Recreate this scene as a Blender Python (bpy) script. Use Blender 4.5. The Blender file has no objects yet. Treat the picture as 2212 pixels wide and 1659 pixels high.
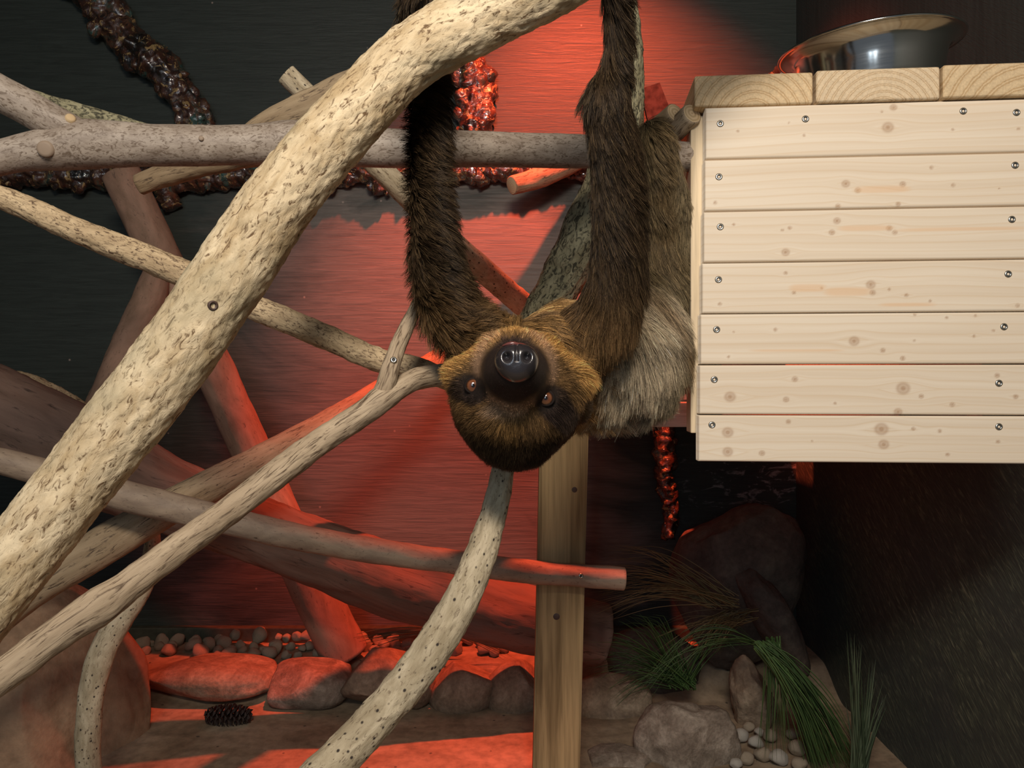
import bpy, bmesh, math, random
import numpy as np
from mathutils import Vector, Matrix, noise as mnoise
from mathutils.bvhtree import BVHTree
from mathutils.kdtree import KDTree

scene = bpy.context.scene
COL = scene.collection
F = 1670.0            # focal length in pixels of the 2212 px wide frame
CZ = 0.75             # camera height above the enclosure floor
R = math.radians

# ------------------------------------------------------------------ camera, world, lights, exposure
cam = bpy.data.cameras.new('camera')
cam.sensor_width = 36.0
cam.lens = F / 2212 * 36
cam.clip_start = 0.02
camo = bpy.data.objects.new('camera', cam)
COL.objects.link(camo)
camo.location = (0, 0, CZ)
camo.rotation_euler = (R(90), 0, 0)
scene.camera = camo
scene.view_settings.view_transform = 'Standard'
scene.view_settings.look = 'None'
scene.view_settings.gamma = 1
scene.view_settings.use_curve_mapping = False
scene.view_settings.exposure = 0.0

world = bpy.data.worlds.new('world')
scene.world = world
world.use_nodes = True
wb = world.node_tree.nodes['Background']
wb.inputs['Color'].default_value = (0.75, 0.86, 1.0, 1)
wb.inputs['Strength'].default_value = 0.11


def aim(o, target):
    d = Vector(target) - o.location
    o.rotation_euler = d.to_track_quat('-Z', 'Y').to_euler()


def lamp(name, kind, loc, target, energy, color, **kw):
    l = bpy.data.lights.new(name, kind)
    l.energy = energy
    l.color = color
    for k, v in kw.items():
        setattr(l, k, v)
    o = bpy.data.objects.new(name, l)
    COL.objects.link(o)
    o.location = loc
    aim(o, target)
    return o


# ceiling light of the visitor room, above and left of the camera
lamp('key_light', 'AREA', (0.0, -0.35, 1.55), (0.1, 1.0, 0.75), 22, (1.0, 0.88, 0.74), shape='RECTANGLE', size=0.45, size_y=0.22)
# cool daylight of the visitor room behind the camera (seen as streaks in the steel bowl)
lamp('window_light', 'AREA', (-0.75, -1.9, 1.5), (0.3, 1.0, 0.9), 7, (0.68, 0.84, 1.0), shape='RECTANGLE', size=0.16, size_y=1.5)
lamp('window_light', 'AREA', (-0.35, -1.9, 1.5), (0.3, 1.0, 0.9), 7, (0.75, 0.88, 1.0), shape='RECTANGLE', size=0.16, size_y=1.5)
# red heat lamp high above the shelf, near the back wall
lamp('heat_lamp', 'SPOT', (0.19, 1.46, 2.30), (0.25, 2.1, 0.62), 385, (1.0, 0.105, 0.042), spot_size=R(74), spot_blend=0.75, shadow_soft_size=0.03)


# ------------------------------------------------------------------ helpers
def P(x, y, d):
    """the place seen at pixel x, y of the photograph at distance d"""
    return Vector(((x - 1106.0) / F * d, d, CZ + (829.5 - y) / F * d))


def tag(o, label=None, cat=None, group=None, kind=None):
    if label: o['label'] = label
    if cat: o['category'] = cat
    if group: o['group'] = group
    if kind: o['kind'] = kind
    return o


def empty(name, loc, label, cat, group=None):
    o = bpy.data.objects.new(name, None)
    COL.objects.link(o)
    o.location = loc
    o.empty_display_size = 0.02
    return tag(o, label, cat, group)


def link(name, me, mats, parent=None, smooth=True):
    o = bpy.data.objects.new(name, me)
    COL.objects.link(o)
    if not isinstance(mats, (list, tuple)): mats = [mats]
    for m in mats: me.materials.append(m)
    if smooth: me.shade_smooth()
    if parent is not None:
        o.parent = parent
        o.matrix_parent_inverse = Matrix.Translation(-parent.location) if parent.parent is None else Matrix.Translation(-(parent.matrix_parent_inverse.inverted().translation))
    return o


def child(o, parent):
    """parent a mesh that is modelled in world coordinates"""
    o.parent = parent
    bpy.context.view_layer.update()
    o.matrix_parent_inverse = parent.matrix_world.inverted()
    return o


def mesh_np(name, V, Fc, matidx=None):
    me = bpy.data.meshes.new(name)
    me.from_pydata([tuple(v) for v in V], [], [tuple(f) for f in Fc])
    if matidx is not None:
        me.polygons.foreach_set('material_index', matidx)
    me.update()
    return me


def hash3(ix, iy, iz, seed):
    n = (ix.astype(np.int64) * 374761393 + iy.astype(np.int64) * 668265263 + iz.astype(np.int64) * 2147483647 + seed * 1274126177) & 0xffffffff
    n = ((n ^ (n >> 13)) * 1274126177) & 0xffffffff
    n = (n ^ (n >> 16)) & 0xffffffff
    return n.astype(np.float64) / 0xffffffff * 2 - 1


def vn(p, scale, seed=0):
    """value noise in -1..1"""
    p = np.asarray(p, dtype=np.float64) * scale
    i = np.floor(p).astype(np.int64)
    f = p - i
    f = f * f * (3 - 2 * f)
    out = 0
    for a in (0, 1):
        wx = f[:, 0] if a else 1 - f[:, 0]
        for b in (0, 1):
            wy = f[:, 1] if b else 1 - f[:, 1]
            for c in (0, 1):
                wz = f[:, 2] if c else 1 - f[:, 2]
                out = out + wx * wy * wz * hash3(i[:, 0] + a, i[:, 1] + b, i[:, 2] + c, seed)
    return out


def fbm(p, scale, seed=0, octs=4):
    s, a, o = 0, 1.0, 0
    for k in range(octs):
        s = s + a * vn(p, scale * 2 ** k, seed + k * 7)
        o += a
        a *= 0.5
    return s / o


# ------------------------------------------------------------------ materials
def newmat(name):
    m = bpy.data.materials.new(name)
    m.use_nodes = True
    nt = m.node_tree
    b = nt.nodes['Principled BSDF']
    return m, nt, b


def N(nt, typ, **kw):
    n = nt.nodes.new(typ)
    for k, v in kw.items():
        if k in n.inputs.keys():
            n.inputs[k].default_value = v
        else:
            setattr(n, k, v)
    return n


def ramp(nt, src, stops):
    r = nt.nodes.new('ShaderNodeValToRGB')
    e = r.color_ramp.elements
    while len(e) < len(stops): e.new(0.5)
    for el, (p, c) in zip(e, stops):
        el.position = p
        el.color = (c, c, c, 1) if isinstance(c, (int, float)) else (*c, 1)
    nt.links.new(src, r.inputs[0])
    return r.outputs[0]


def mixc(nt, fac, a, b, mode='MIX'):
    m = nt.nodes.new('ShaderNodeMix')
    m.data_type = 'RGBA'
    m.blend_type = mode
    for s, v in ((m.inputs[0], fac), (m.inputs[6], a), (m.inputs[7], b)):
        if hasattr(v, 'is_linked') or hasattr(v, 'links'):
            nt.links.new(v, s)
        elif isinstance(v, (int, float)):
            s.default_value = v if s == m.inputs[0] else (v, v, v, 1)
        else:
            s.default_value = (*v, 1)
    return m.outputs[2]


def bump(nt, b, height, strength, dist=0.002):
    bn = nt.nodes.new('ShaderNodeBump')
    bn.inputs['Strength'].default_value = strength
    bn.inputs['Distance'].default_value = dist
    nt.links.new(height, bn.inputs['Height'])
    nt.links.new(bn.outputs[0], b.inputs['Normal'])


def coords(nt, kind='attr', attr='bk', scale=(1, 1, 1)):
    if kind == 'attr':
        a = nt.nodes.new('ShaderNodeAttribute')
        a.attribute_name = attr
        src = a.outputs['Vector']
    else:
        a = nt.nodes.new('ShaderNodeTexCoord')
        src = a.outputs['Object']
    mp = nt.nodes.new('ShaderNodeMapping')
    mp.inputs['Scale'].default_value = scale
    nt.links.new(src, mp.inputs[0])
    return mp.outputs[0]


def noise_tex(nt, vec, scale, detail=4, rough=0.55, dist=0.0):
    n = nt.nodes.new('ShaderNodeTexNoise')
    n.inputs['Scale'].default_value = scale
    n.inputs['Detail'].default_value = detail
    n.inputs['Roughness'].default_value = rough
    n.inputs['Distortion'].default_value = dist
    nt.links.new(vec, n.inputs['Vector'])
    return n.outputs[0]


def bark(name, light, mid, dark, sc=90, stretch=0.35, bumpd=0.0016, speck=0, rough=0.75, patch=None, crack=0.42):
    m, nt, b = newmat(name)
    v = coords(nt, scale=(1, 1, stretch))
    n1 = noise_tex(nt, v, sc * 0.45, 6, 0.62, 0.6)
    n2 = noise_tex(nt, v, sc * 2.6, 5, 0.65, 1.2)
    base = ramp(nt, n1, [(0.38, mid), (0.6, light)])
    c = mixc(nt, ramp(nt, n2, [(crack - 0.06, 1.0), (crack + 0.06, 0.0)]), base, dark)
    if patch:
        n3 = noise_tex(nt, coords(nt, scale=(1, 1, 0.6)), 14, 3, 0.5)
        c = mixc(nt, ramp(nt, n3, [(0.5, 0.0), (0.64, 0.75)]), c, patch)
    h = mixc(nt, 0.5, n2, n1)
    if speck:
        vo = nt.nodes.new('ShaderNodeTexVoronoi')
        vo.inputs['Scale'].default_value = speck
        nt.links.new(coords(nt, scale=(1, 1, 0.8)), vo.inputs['Vector'])
        vm = ramp(nt, vo.outputs['Distance'], [(0.12, 1.0), (0.24, 0.0)])
        vc = ramp(nt, vo.outputs['Color'], [(0.28, 0.0), (0.36, 1.0)])
        k = mixc(nt, 1.0, vm, vc, 'MULTIPLY')
        c = mixc(nt, k, c, (0.035, 0.025, 0.02))
    nt.links.new(c, b.inputs['Base Color'])
    b.inputs['Roughness'].default_value = rough
    b.inputs['Specular IOR Level'].default_value = 0.3
    bump(nt, b, h, 0.9, bumpd)
    return m


M = {}
M['bark_cream'] = bark('bark_cream', (0.66, 0.54, 0.36), (0.42, 0.31, 0.175), (0.13, 0.075, 0.035), 95, 0.4, 0.0022, patch=(0.36, 0.31, 0.2), crack=0.41)
M['bark_tan'] = bark('bark_tan', (0.58, 0.44, 0.27), (0.4, 0.29, 0.17), (0.10, 0.06, 0.035), 130, 0.4, 0.0014, crack=0.43)
M['bark_dull'] = bark('bark_dull', (0.33, 0.25, 0.18), (0.23, 0.17, 0.125), (0.09, 0.06, 0.045), 90, 0.4, 0.0007, rough=0.6, crack=0.36)
M['bark_grey'] = bark('bark_grey', (0.37, 0.31, 0.255), (0.25, 0.20, 0.16), (0.15, 0.11, 0.08), 110, 0.5, 0.0008, speck=0, rough=0.5, crack=0.44)
M['bark_brown'] = bark('bark_brown', (0.36, 0.27, 0.17), (0.24, 0.17, 0.10), (0.07, 0.045, 0.03), 80, 0.18, 0.0014, crack=0.4)
M['bark_straw'] = bark('bark_straw', (0.45, 0.35, 0.24), (0.29, 0.215, 0.14), (0.10, 0.065, 0.04), 110, 0.12, 0.0014, crack=0.42)
M['bark_speck'] = bark('bark_speck', (0.53, 0.445, 0.31), (0.33, 0.265, 0.17), (0.13, 0.09, 0.055), 100, 0.4, 0.0018, speck=130, crack=0.38)
M['bark_moss'] = bark('bark_moss', (0.40, 0.365, 0.23), (0.25, 0.225, 0.13), (0.06, 0.055, 0.035), 80, 0.45, 0.004, crack=0.47)
M['bark_log'] = bark('bark_log', (0.19, 0.12, 0.09), (0.11, 0.07, 0.052), (0.04, 0.025, 0.02), 34, 0.16, 0.002, crack=0.36)
M['bark_stake'] = bark('bark_stake', (0.33, 0.2, 0.14), (0.22, 0.135, 0.09), (0.08, 0.05, 0.04), 40, 0.5, 0.001, crack=0.34)


def simple(name, col, rough=0.6, metal=0.0, spec=0.5, sc=60, var=0.25, bmp=0.0):
    m, nt, b = newmat(name)
    n = noise_tex(nt, coords(nt, 'obj'), sc, 4)
    d = tuple(c * (1 - var) for c in col)
    l = tuple(min(1, c * (1 + var)) for c in col)
    nt.links.new(ramp(nt, n, [(0.35, d), (0.65, l)]), b.inputs['Base Color'])
    b.inputs['Roughness'].default_value = rough
    b.inputs['Metallic'].default_value = metal
    b.inputs['Specular IOR Level'].default_value = spec
    if bmp: bump(nt, b, n, 0.8, bmp)
    return m


# sawn end of a branch
m, nt, b = newmat('sawn_wood')
w = nt.nodes.new('ShaderNodeTexWave'); w.wave_type = 'RINGS'; w.rings_direction = 'Z'
w.inputs['Scale'].default_value = 60; w.inputs['Distortion'].default_value = 2.0
nt.links.new(coords(nt), w.inputs['Vector'])
nt.links.new(ramp(nt, w.outputs[1], [(0.2, (0.5, 0.36, 0.2)), (0.8, (0.66, 0.5, 0.31))]), b.inputs['Base Color'])
b.inputs['Roughness'].default_value = 0.8
M['sawn'] = m


# ------------------------------------------------------------------ tubes
def catmull(pts, step):
    pts = [np.array(p, float) for p in pts]
    n = len(pts)
    out = []
    for i in range(n - 1):
        p0 = pts[i - 1] if i > 0 else 2 * pts[0] - pts[1]
        p1, p2 = pts[i], pts[i + 1]
        p3 = pts[i + 2] if i + 2 < n else 2 * pts[-1] - pts[-2]
        L = np.linalg.norm(p2[:3] - p1[:3])
        k = max(1, int(L / step))
        for j in range(k):
            t = j / k
            out.append(0.5 * ((2 * p1) + (-p0 + p2) * t + (2 * p0 - 5 * p1 + 4 * p2 - p3) * t * t + (-p0 + 3 * p1 - 3 * p2 + p3) * t ** 3))
    out.append(pts[-1])
    return np.array(out)


def tube_data(pts, sides=40, step=0.004, low=0.08, mid=0.05, fine=0.0, seed=0, lumps=(), cap_mat=1, billow=0.0, taper_end=False):
    """pts: (x, y, z, r) world. returns V, F, material index, bark coordinates"""
    C = catmull(pts, step)
    c, r = C[:, :3], C[:, 3]
    n = len(c)
    T = np.gradient(c, axis=0)
    T /= np.linalg.norm(T, axis=1)[:, None]
    s = np.concatenate([[0], np.cumsum(np.linalg.norm(np.diff(c, axis=0), axis=1))])
    ref = np.array([0.13, -0.9, 0.35])
    U = np.zeros_like(c)
    u = ref - T[0] * ref.dot(T[0])
    u /= np.linalg.norm(u)
    for i in range(n):
        u = u - T[i] * u.dot(T[i])
        u /= np.linalg.norm(u)
        U[i] = u
    W = np.cross(T, U)
    th = np.linspace(0, 2 * np.pi, sides, endpoint=False)
    ct, st = np.cos(th), np.sin(th)
    dirs = U[:, None, :] * ct[None, :, None] + W[:, None, :] * st[None, :, None]
    r0 = float(np.mean(r))
    bk = np.zeros((n, sides, 3))
    bk[:, :, 0] = r0 * ct
    bk[:, :, 1] = r0 * st
    bk[:, :, 2] = s[:, None]
    q = bk.reshape(-1, 3) + seed * 3.7
    rr = np.repeat(r, sides)
    disp = low * fbm(q * [1, 1, 0.5], 0.9 / r0, seed, 2) * rr
    disp = disp + mid * fbm(q * [1, 1, 0.4], 3.0 / r0, seed + 11, 3) * rr
    if fine:
        disp = disp + fine * fbm(q * [1, 1, 0.45], 260, seed + 5, 3)
    if billow:
        disp = disp + billow * (1.0 - 2 * np.abs(fbm(q, 26, seed + 3, 3))) + billow * 0.9 * np.abs(vn(q, 60, seed + 9)) * 1.4
    V = np.repeat(c, sides, axis=0) + dirs.reshape(-1, 3) * (rr + disp)[:, None]
    for (lx, ly, lz, lr, la) in lumps:
        d = np.linalg.norm(V - np.array([lx, ly, lz]), axis=1)
        V = V + dirs.reshape(-1, 3) * (la * np.exp(-(d / lr) ** 2))[:, None]
    i = np.arange(n - 1)[:, None] * sides
    j = np.arange(sides)[None, :]
    j2 = (j + 1) % sides
    quads = np.stack([i + j, i + j2, i + sides + j2, i + sides + j], axis=-1).reshape(-1, 4)
    Fc = [tuple(x) for x in quads.tolist()]
    mi = [0] * len(Fc)
    V = V.tolist(); B = bk.reshape(-1, 3).tolist()
    for (base, ci, tt, rev) in ((0, 0, -1, True), ((n - 1) * sides, n - 1, 1, False)):
        # bevel ring + centre
        k0 = len(V)
        for a in range(sides):
            v = np.array(V[base + a])
            V.append((c[ci] + (v - c[ci]) * 0.9 + T[ci] * tt * r[ci] * 0.06).tolist())
            B.append([B[base + a][0] * 0.9, B[base + a][1] * 0.9, B[base + a][2]])
        for a in range(sides):
            b2 = (a + 1) % sides
            f = (base + a, base + b2, k0 + b2, k0 + a)
            Fc.append(tuple(reversed(f)) if rev else f); mi.append(0)
        kc = len(V)
        V.append((c[ci] + T[ci] * tt * r[ci] * 0.07).tolist()); B.append([0, 0, B[base][2]])
        for a in range(sides):
            b2 = (a + 1) % sides
            f = (k0 + a, k0 + b2, kc)
            Fc.append(tuple(reversed(f)) if rev else f); mi.append(cap_mat)
    return V, Fc, mi, B


def tubes(name, spines, mat, label=None, cat='branch', group=None, mats=None, parent=None, **kw):
    V, Fc, mi, B = [], [], [], []
    for k, pts in enumerate(spines):
        kk = dict(kw); kk['seed'] = kw.get('seed', 0) + k * 3
        v, f, m_, b_ = tube_data(pts, **kk)
        o = len(V)
        V += v; B += b_; mi += m_
        Fc += [tuple(a + o for a in x) for x in f]
    me = mesh_np(name, V, Fc, mi)
    at = me.attributes.new('bk', 'FLOAT_VECTOR', 'POINT')
    at.data.foreach_set('vector', np.array(B, dtype=np.float32).ravel())
    o = link(name, me, mats or [mat, M['sawn']])
    if parent: child(o, parent)
    if label: tag(o, label, cat, group)
    return o


def sp(*rows):
    """rows of (pixel x, pixel y, radius in pixels, distance) -> world spine"""
    out = []
    for (x, y, r, d) in rows:
        p = P(x, y, d)
        out.append((p.x, p.y, p.z, r / F * d))
    return out


# ------------------------------------------------------------------ the setting
def wall_mat(name, c1, c2, c3, gscale=(1, 1, 14)):
    m, nt, b = newmat(name)
    v = coords(nt, 'obj', scale=gscale)
    g = noise_tex(nt, v, 9, 6, 0.6, 0.8)
    cl = noise_tex(nt, coords(nt, 'obj', scale=(0.8, 1, 2.2)), 2.3, 5, 0.6, 0.7)
    c = ramp(nt, cl, [(0.4, c1), (0.53, c2), (0.66, c3)])
    gg = ramp(nt, g, [(0.3, 0.72), (0.7, 1.25)])
    c = mixc(nt, 1.0, c, gg, 'MULTIPLY')
    sp_ = nt.nodes.new('ShaderNodeTexVoronoi'); sp_.inputs['Scale'].default_value = 12
    nt.links.new(coords(nt, 'obj'), sp_.inputs['Vector'])
    c = mixc(nt, ramp(nt, sp_.outputs['Distance'], [(0.012, 0.8), (0.03, 0.0)]), c, (0.35, 0.3, 0.26))
    nt.links.new(c, b.inputs['Base Color'])
    b.inputs['Roughness'].default_value = 0.48
    b.inputs['Specular IOR Level'].default_value = 0.35
    bump(nt, b, g, 0.5, 0.004)
    return m


WD = 2.1           # distance of the back wall
WX = 0.772         # the right hand wall


def boxmesh(name, lo, hi, mats, parent=None, bevel=0.0, seg=2, mat_fn=None):
    bm = bmesh.new()
    bmesh.ops.create_cube(bm, size=1)
    lo, hi = Vector(lo), Vector(hi)
    for v in bm.verts:
        v.co = Vector([lo[i] + (v.co[i] + 0.5) * (hi[i] - lo[i]) for i in range(3)])
    if bevel:
        bmesh.ops.bevel(bm, geom=bm.edges[:], offset=bevel, segments=seg, affect='EDGES', profile=0.6)
    me = bpy.data.meshes.new(name)
    bm.to_mesh(me); bm.free()
    o = link(name, me, mats, None, smooth=False)
    if parent: child(o, parent)
    return o


# painted mural with pale strokes low at the right: dark green at the left, warm grey towards the middle
m, nt, b = newmat('mural_paint')
tc = nt.nodes.new('ShaderNodeTexCoord')
sx = nt.nodes.new('ShaderNodeSeparateXYZ'); nt.links.new(tc.outputs['Object'], sx.inputs[0])
g = noise_tex(nt, coords(nt, 'obj', scale=(1, 1, 16)), 8, 7, 0.62, 0.9)
cl = noise_tex(nt, coords(nt, 'obj', scale=(0.9, 1, 2.4)), 2.6, 5, 0.6, 0.8)
def mth(op, a, b_=None, clamp=False):
    n = nt.nodes.new('ShaderNodeMath'); n.operation = op; n.use_clamp = clamp
    for s, v in ((n.inputs[0], a), (n.inputs[1], b_)):
        if v is None: continue
        if hasattr(v, 'links'): nt.links.new(v, s)
        else: s.default_value = v
    return n.outputs[0]
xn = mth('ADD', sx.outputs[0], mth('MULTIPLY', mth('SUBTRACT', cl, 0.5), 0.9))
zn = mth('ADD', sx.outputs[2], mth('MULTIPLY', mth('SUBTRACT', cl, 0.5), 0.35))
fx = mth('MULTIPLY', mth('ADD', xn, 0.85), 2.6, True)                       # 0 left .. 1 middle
fx_shade = mth('SUBTRACT', 1.0, mth('MULTIPLY', mth('SUBTRACT', xn, 0.14), 5.0, True))  # darker right of the middle: the shelf's shadow painted into the wall
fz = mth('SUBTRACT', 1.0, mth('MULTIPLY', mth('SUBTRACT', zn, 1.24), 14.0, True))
fk = mth('MULTIPLY', mth('MULTIPLY', fx, fx_shade), mth('ADD', mth('MULTIPLY', fz, 0.97), 0.03))
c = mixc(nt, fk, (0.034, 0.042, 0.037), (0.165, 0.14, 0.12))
c = mixc(nt, 1.0, c, ramp(nt, g, [(0.3, 0.75), (0.7, 1.22)]), 'MULTIPLY')
fl = nt.nodes.new('ShaderNodeTexVoronoi'); fl.inputs['Scale'].default_value = 11
nt.links.new(coords(nt, 'obj'), fl.inputs['Vector'])
c = mixc(nt, ramp(nt, fl.outputs['Distance'], [(0.02, 0.8), (0.04, 0.0)]), c, (0.35, 0.28, 0.24))
pm = noise_tex(nt, coords(nt, 'obj', scale=(1, 1, 2.2)), 15, 5, 0.65, 1.6)
mk = mth('MULTIPLY', mth('MULTIPLY', mth('SUBTRACT', sx.outputs[0], 0.44), 14.0, True), mth('MULTIPLY', mth('MULTIPLY', mth('SUBTRACT', 0.66, sx.outputs[2]), 10.0, True), mth('MULTIPLY', mth('SUBTRACT', sx.outputs[2], 0.36), 10.0, True)))
c = mixc(nt, mth('MULTIPLY', mk, ramp(nt, pm, [(0.56, 0.0), (0.66, 0.8)])), c, (0.3, 0.31, 0.3))
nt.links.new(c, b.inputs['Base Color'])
b.inputs['Roughness'].default_value = 0.5
b.inputs['Specular IOR Level'].default_value = 0.3
bump(nt, b, g, 0.45, 0.004)
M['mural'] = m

# turf-like painted strokes on the right hand wall
m, nt, b = newmat('grass_stroke_paint')
rt0 = nt.nodes.new('ShaderNodeMapping'); rt0.inputs['Rotation'].default_value = (R(52), 0, 0)
rot = nt.nodes.new('ShaderNodeMapping'); rot.inputs['Scale'].default_value = (1, 7, 1)
tc = nt.nodes.new('ShaderNodeTexCoord'); nt.links.new(tc.outputs['Object'], rt0.inputs[0]); nt.links.new(rt0.outputs[0], rot.inputs[0])
s1 = noise_tex(nt, rot.outputs[0], 26, 5, 0.6, 1.4)
s2 = noise_tex(nt, coords(nt, 'obj'), 5, 3)
c = ramp(nt, s1, [(0.42, (0.035, 0.042, 0.034)), (0.56, (0.06, 0.072, 0.052)), (0.72, (0.2, 0.21, 0.14))])
c = mixc(nt, ramp(nt, s2, [(0.4, 0.0), (0.65, 0.7)]), c, (0.04, 0.045, 0.045))
sz = nt.nodes.new('ShaderNodeSeparateXYZ'); nt.links.new(tc.outputs['Object'], sz.inputs[0])
up = nt.nodes.new('ShaderNodeMapRange'); up.inputs[1].default_value = 0.62; up.inputs[2].default_value = 0.82
nt.links.new(sz.outputs[2], up.inputs[0])
gv = noise_tex(nt, coords(nt, 'obj', scale=(1, 14, 1)), 8, 6, 0.6, 0.6)
plain = ramp(nt, gv, [(0.3, (0.026, 0.031, 0.027)), (0.7, (0.043, 0.05, 0.044))])
c = mixc(nt, up.outputs[0], c, plain)
nt.links.new(c, b.inputs['Base Color'])
b.inputs['Roughness'].default_value = 0.7
bump(nt, b, s1, 0.4, 0.003)
M['strokes'] = m

M['floor'] = None
m, nt, b = newmat('floor_mortar')
n1 = noise_tex(nt, coords(nt, 'obj', scale=(1, 2, 1)), 5, 7, 0.62, 0.8)
n2 = noise_tex(nt, coords(nt, 'obj'), 45, 5, 0.6)
c = ramp(nt, n1, [(0.3, (0.17, 0.12, 0.075)), (0.5, (0.27, 0.2, 0.13)), (0.7, (0.34, 0.26, 0.18))])
c = mixc(nt, 1.0, c, ramp(nt, n2, [(0.3, 0.72), (0.6, 1.15)]), 'MULTIPLY')
fl = nt.nodes.new('ShaderNodeTexVoronoi'); fl.inputs['Scale'].default_value = 22
nt.links.new(coords(nt, 'obj'), fl.inputs['Vector'])
c = mixc(nt, ramp(nt, fl.outputs['Distance'], [(0.05, 0.85), (0.09, 0.0)]), c, (0.05, 0.04, 0.03))
nt.links.new(c, b.inputs['Base Color']); b.inputs['Roughness'].default_value = 0.85
bump(nt, b, n2, 0.5, 0.002)
M['floor'] = m
M['plinth'] = simple('plinth_paint', (0.05, 0.052, 0.035), 0.7)
M['dark_paint'] = simple('dark_paint', (0.04, 0.045, 0.042), 0.7)

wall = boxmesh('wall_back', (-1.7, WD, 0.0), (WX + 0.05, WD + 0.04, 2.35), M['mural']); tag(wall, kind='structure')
wr = boxmesh('wall_right', (WX, -0.4, 0.0), (WX + 0.04, WD, 2.35), M['strokes']); tag(wr, kind='structure')
wl = boxmesh('wall_left', (-1.74, -0.4, 0.0), (-1.7, WD + 0.04, 2.35), M['dark_paint']); tag(wl, kind='structure')
ce = boxmesh('ceiling', (-1.74, -0.4, 2.35), (WX + 0.05, WD + 0.04, 2.39), M['dark_paint']); tag(ce, kind='structure')
bb = boxmesh('baseboard_back', (-1.7, WD - 0.025, 0.03), (WX, WD, 0.095), M['plinth'], bevel=0.003); tag(bb, kind='structure')


def floor_h(x, y):
    """height of the modelled mortar floor with the raised bed along the back wall"""
    x = np.asarray(x, float); y = np.asarray(y, float)
    p = np.stack([x, y, 0 * x], axis=-1).reshape(-1, 3)
    edge = 1.80 + 0.03 * vn(p, 3.0, 4).reshape(x.shape)
    t = np.clip((y - edge) / 0.13, 0, 1)
    t = t * t * (3 - 2 * t)
    h = 0.06 * t
    h = h + 0.010 * fbm(p, 3.5, 2, 3).reshape(x.shape)
    return h


nx, ny = 200, 200
xs = np.linspace(-1.7, WX, nx); ys = np.linspace(-0.4, WD, ny)
X, Y = np.meshgrid(xs, ys)
H = floor_h(X, Y)
V = np.stack([X.ravel(), Y.ravel(), H.ravel()], axis=-1)
i = np.arange(ny - 1)[:, None] * nx; j = np.arange(nx - 1)[None, :]
Fq = np.stack([i + j, i + j + 1, i + j + 1 + nx, i + j + nx], axis=-1).reshape(-1, 4)
fl_ = link('floor', mesh_np('floor', V.tolist(), Fq.tolist()), M['floor']); tag(fl_, kind='structure')


# ------------------------------------------------------------------ glossy lumpy vines stuck on the wall
m, nt, b = newmat('vine_resin')
v = coords(nt, scale=(1, 1, 1))
n1 = noise_tex(nt, v, 16, 4, 0.6, 0.5)
n2 = noise_tex(nt, v, 55, 5, 0.65, 1.0)
c = ramp(nt, n1, [(0.36, (0.012, 0.010, 0.008)), (0.47, (0.05, 0.021, 0.014)), (0.56, (0.09, 0.042, 0.024)), (0.64, (0.025, 0.075, 0.065)), (0.8, (0.05, 0.045, 0.02))])
c = mixc(nt, ramp(nt, n2, [(0.57, 0.0), (0.63, 0.85)]), c, (0.38, 0.26, 0.11))
c = mixc(nt, ramp(nt, n2, [(0.36, 0.9), (0.44, 0.0)]), c, (0.008, 0.008, 0.008))
nt.links.new(c, b.inputs['Base Color'])
b.inputs['Roughness'].default_value = 0.09
b.inputs['Specular IOR Level'].default_value = 0.75
b.inputs['Coat Weight'].default_value = 0.6
bump(nt, b, n2, 1.0, 0.006)
M['vine'] = m


def vine(label, rows, seed, n_blob=20, blob=0.02, **kw):
    pts = sp(*[(x, y, r_ * (0.74 if r_ > 20 else 0.9), d) for (x, y, r_, d) in rows])
    V, Fc, mi, B = tube_data(pts, sides=48, step=0.004, low=0.35, mid=0.3, billow=0.007, seed=seed, cap_mat=0)
    rnd = random.Random(seed)
    C = catmull(pts, 0.02)
    for k in range(n_blob):
        c = C[rnd.randrange(len(C))]
        r = blob * rnd.uniform(0.6, 1.2)
        ang = rnd.uniform(-math.pi, math.pi)
        off = np.array([math.cos(ang), -0.35, math.sin(ang)]) * c[3] * rnd.uniform(0.7, 1.15)
        bm = bmesh.new(); bmesh.ops.create_icosphere(bm, subdivisions=3, radius=1)
        st = np.array([rnd.uniform(0.7, 1.3), rnd.uniform(0.6, 1), rnd.uniform(0.7, 1.5)])
        vv = np.array([tuple(x.co) for x in bm.verts])
        w_ = vv * (1 + 0.35 * fbm(vv, 1.6, seed + k, 2))[:, None] * st * r + c[:3] + off
        o = len(V)
        V += w_.tolist(); B += (vv * r + k * 0.31).tolist()
        for f in bm.faces:
            Fc.append(tuple(x.index + o for x in f.verts)); mi.append(0)
        bm.free()
    V = np.array(V); V[:, 1] = np.minimum(V[:, 1], WD - 0.001 + 0 * V[:, 1])
    me = mesh_np('resin_vine', V.tolist(), Fc, mi)
    at = me.attributes.new('bk', 'FLOAT_VECTOR', 'POINT')
    at.data.foreach_set('vector', np.array(B, dtype=np.float32).ravel())
    o = link('resin_vine', me, [M['vine']])
    tag(o, label, 'vine', 'glossy resin vines on the back wall')
    return o


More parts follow.
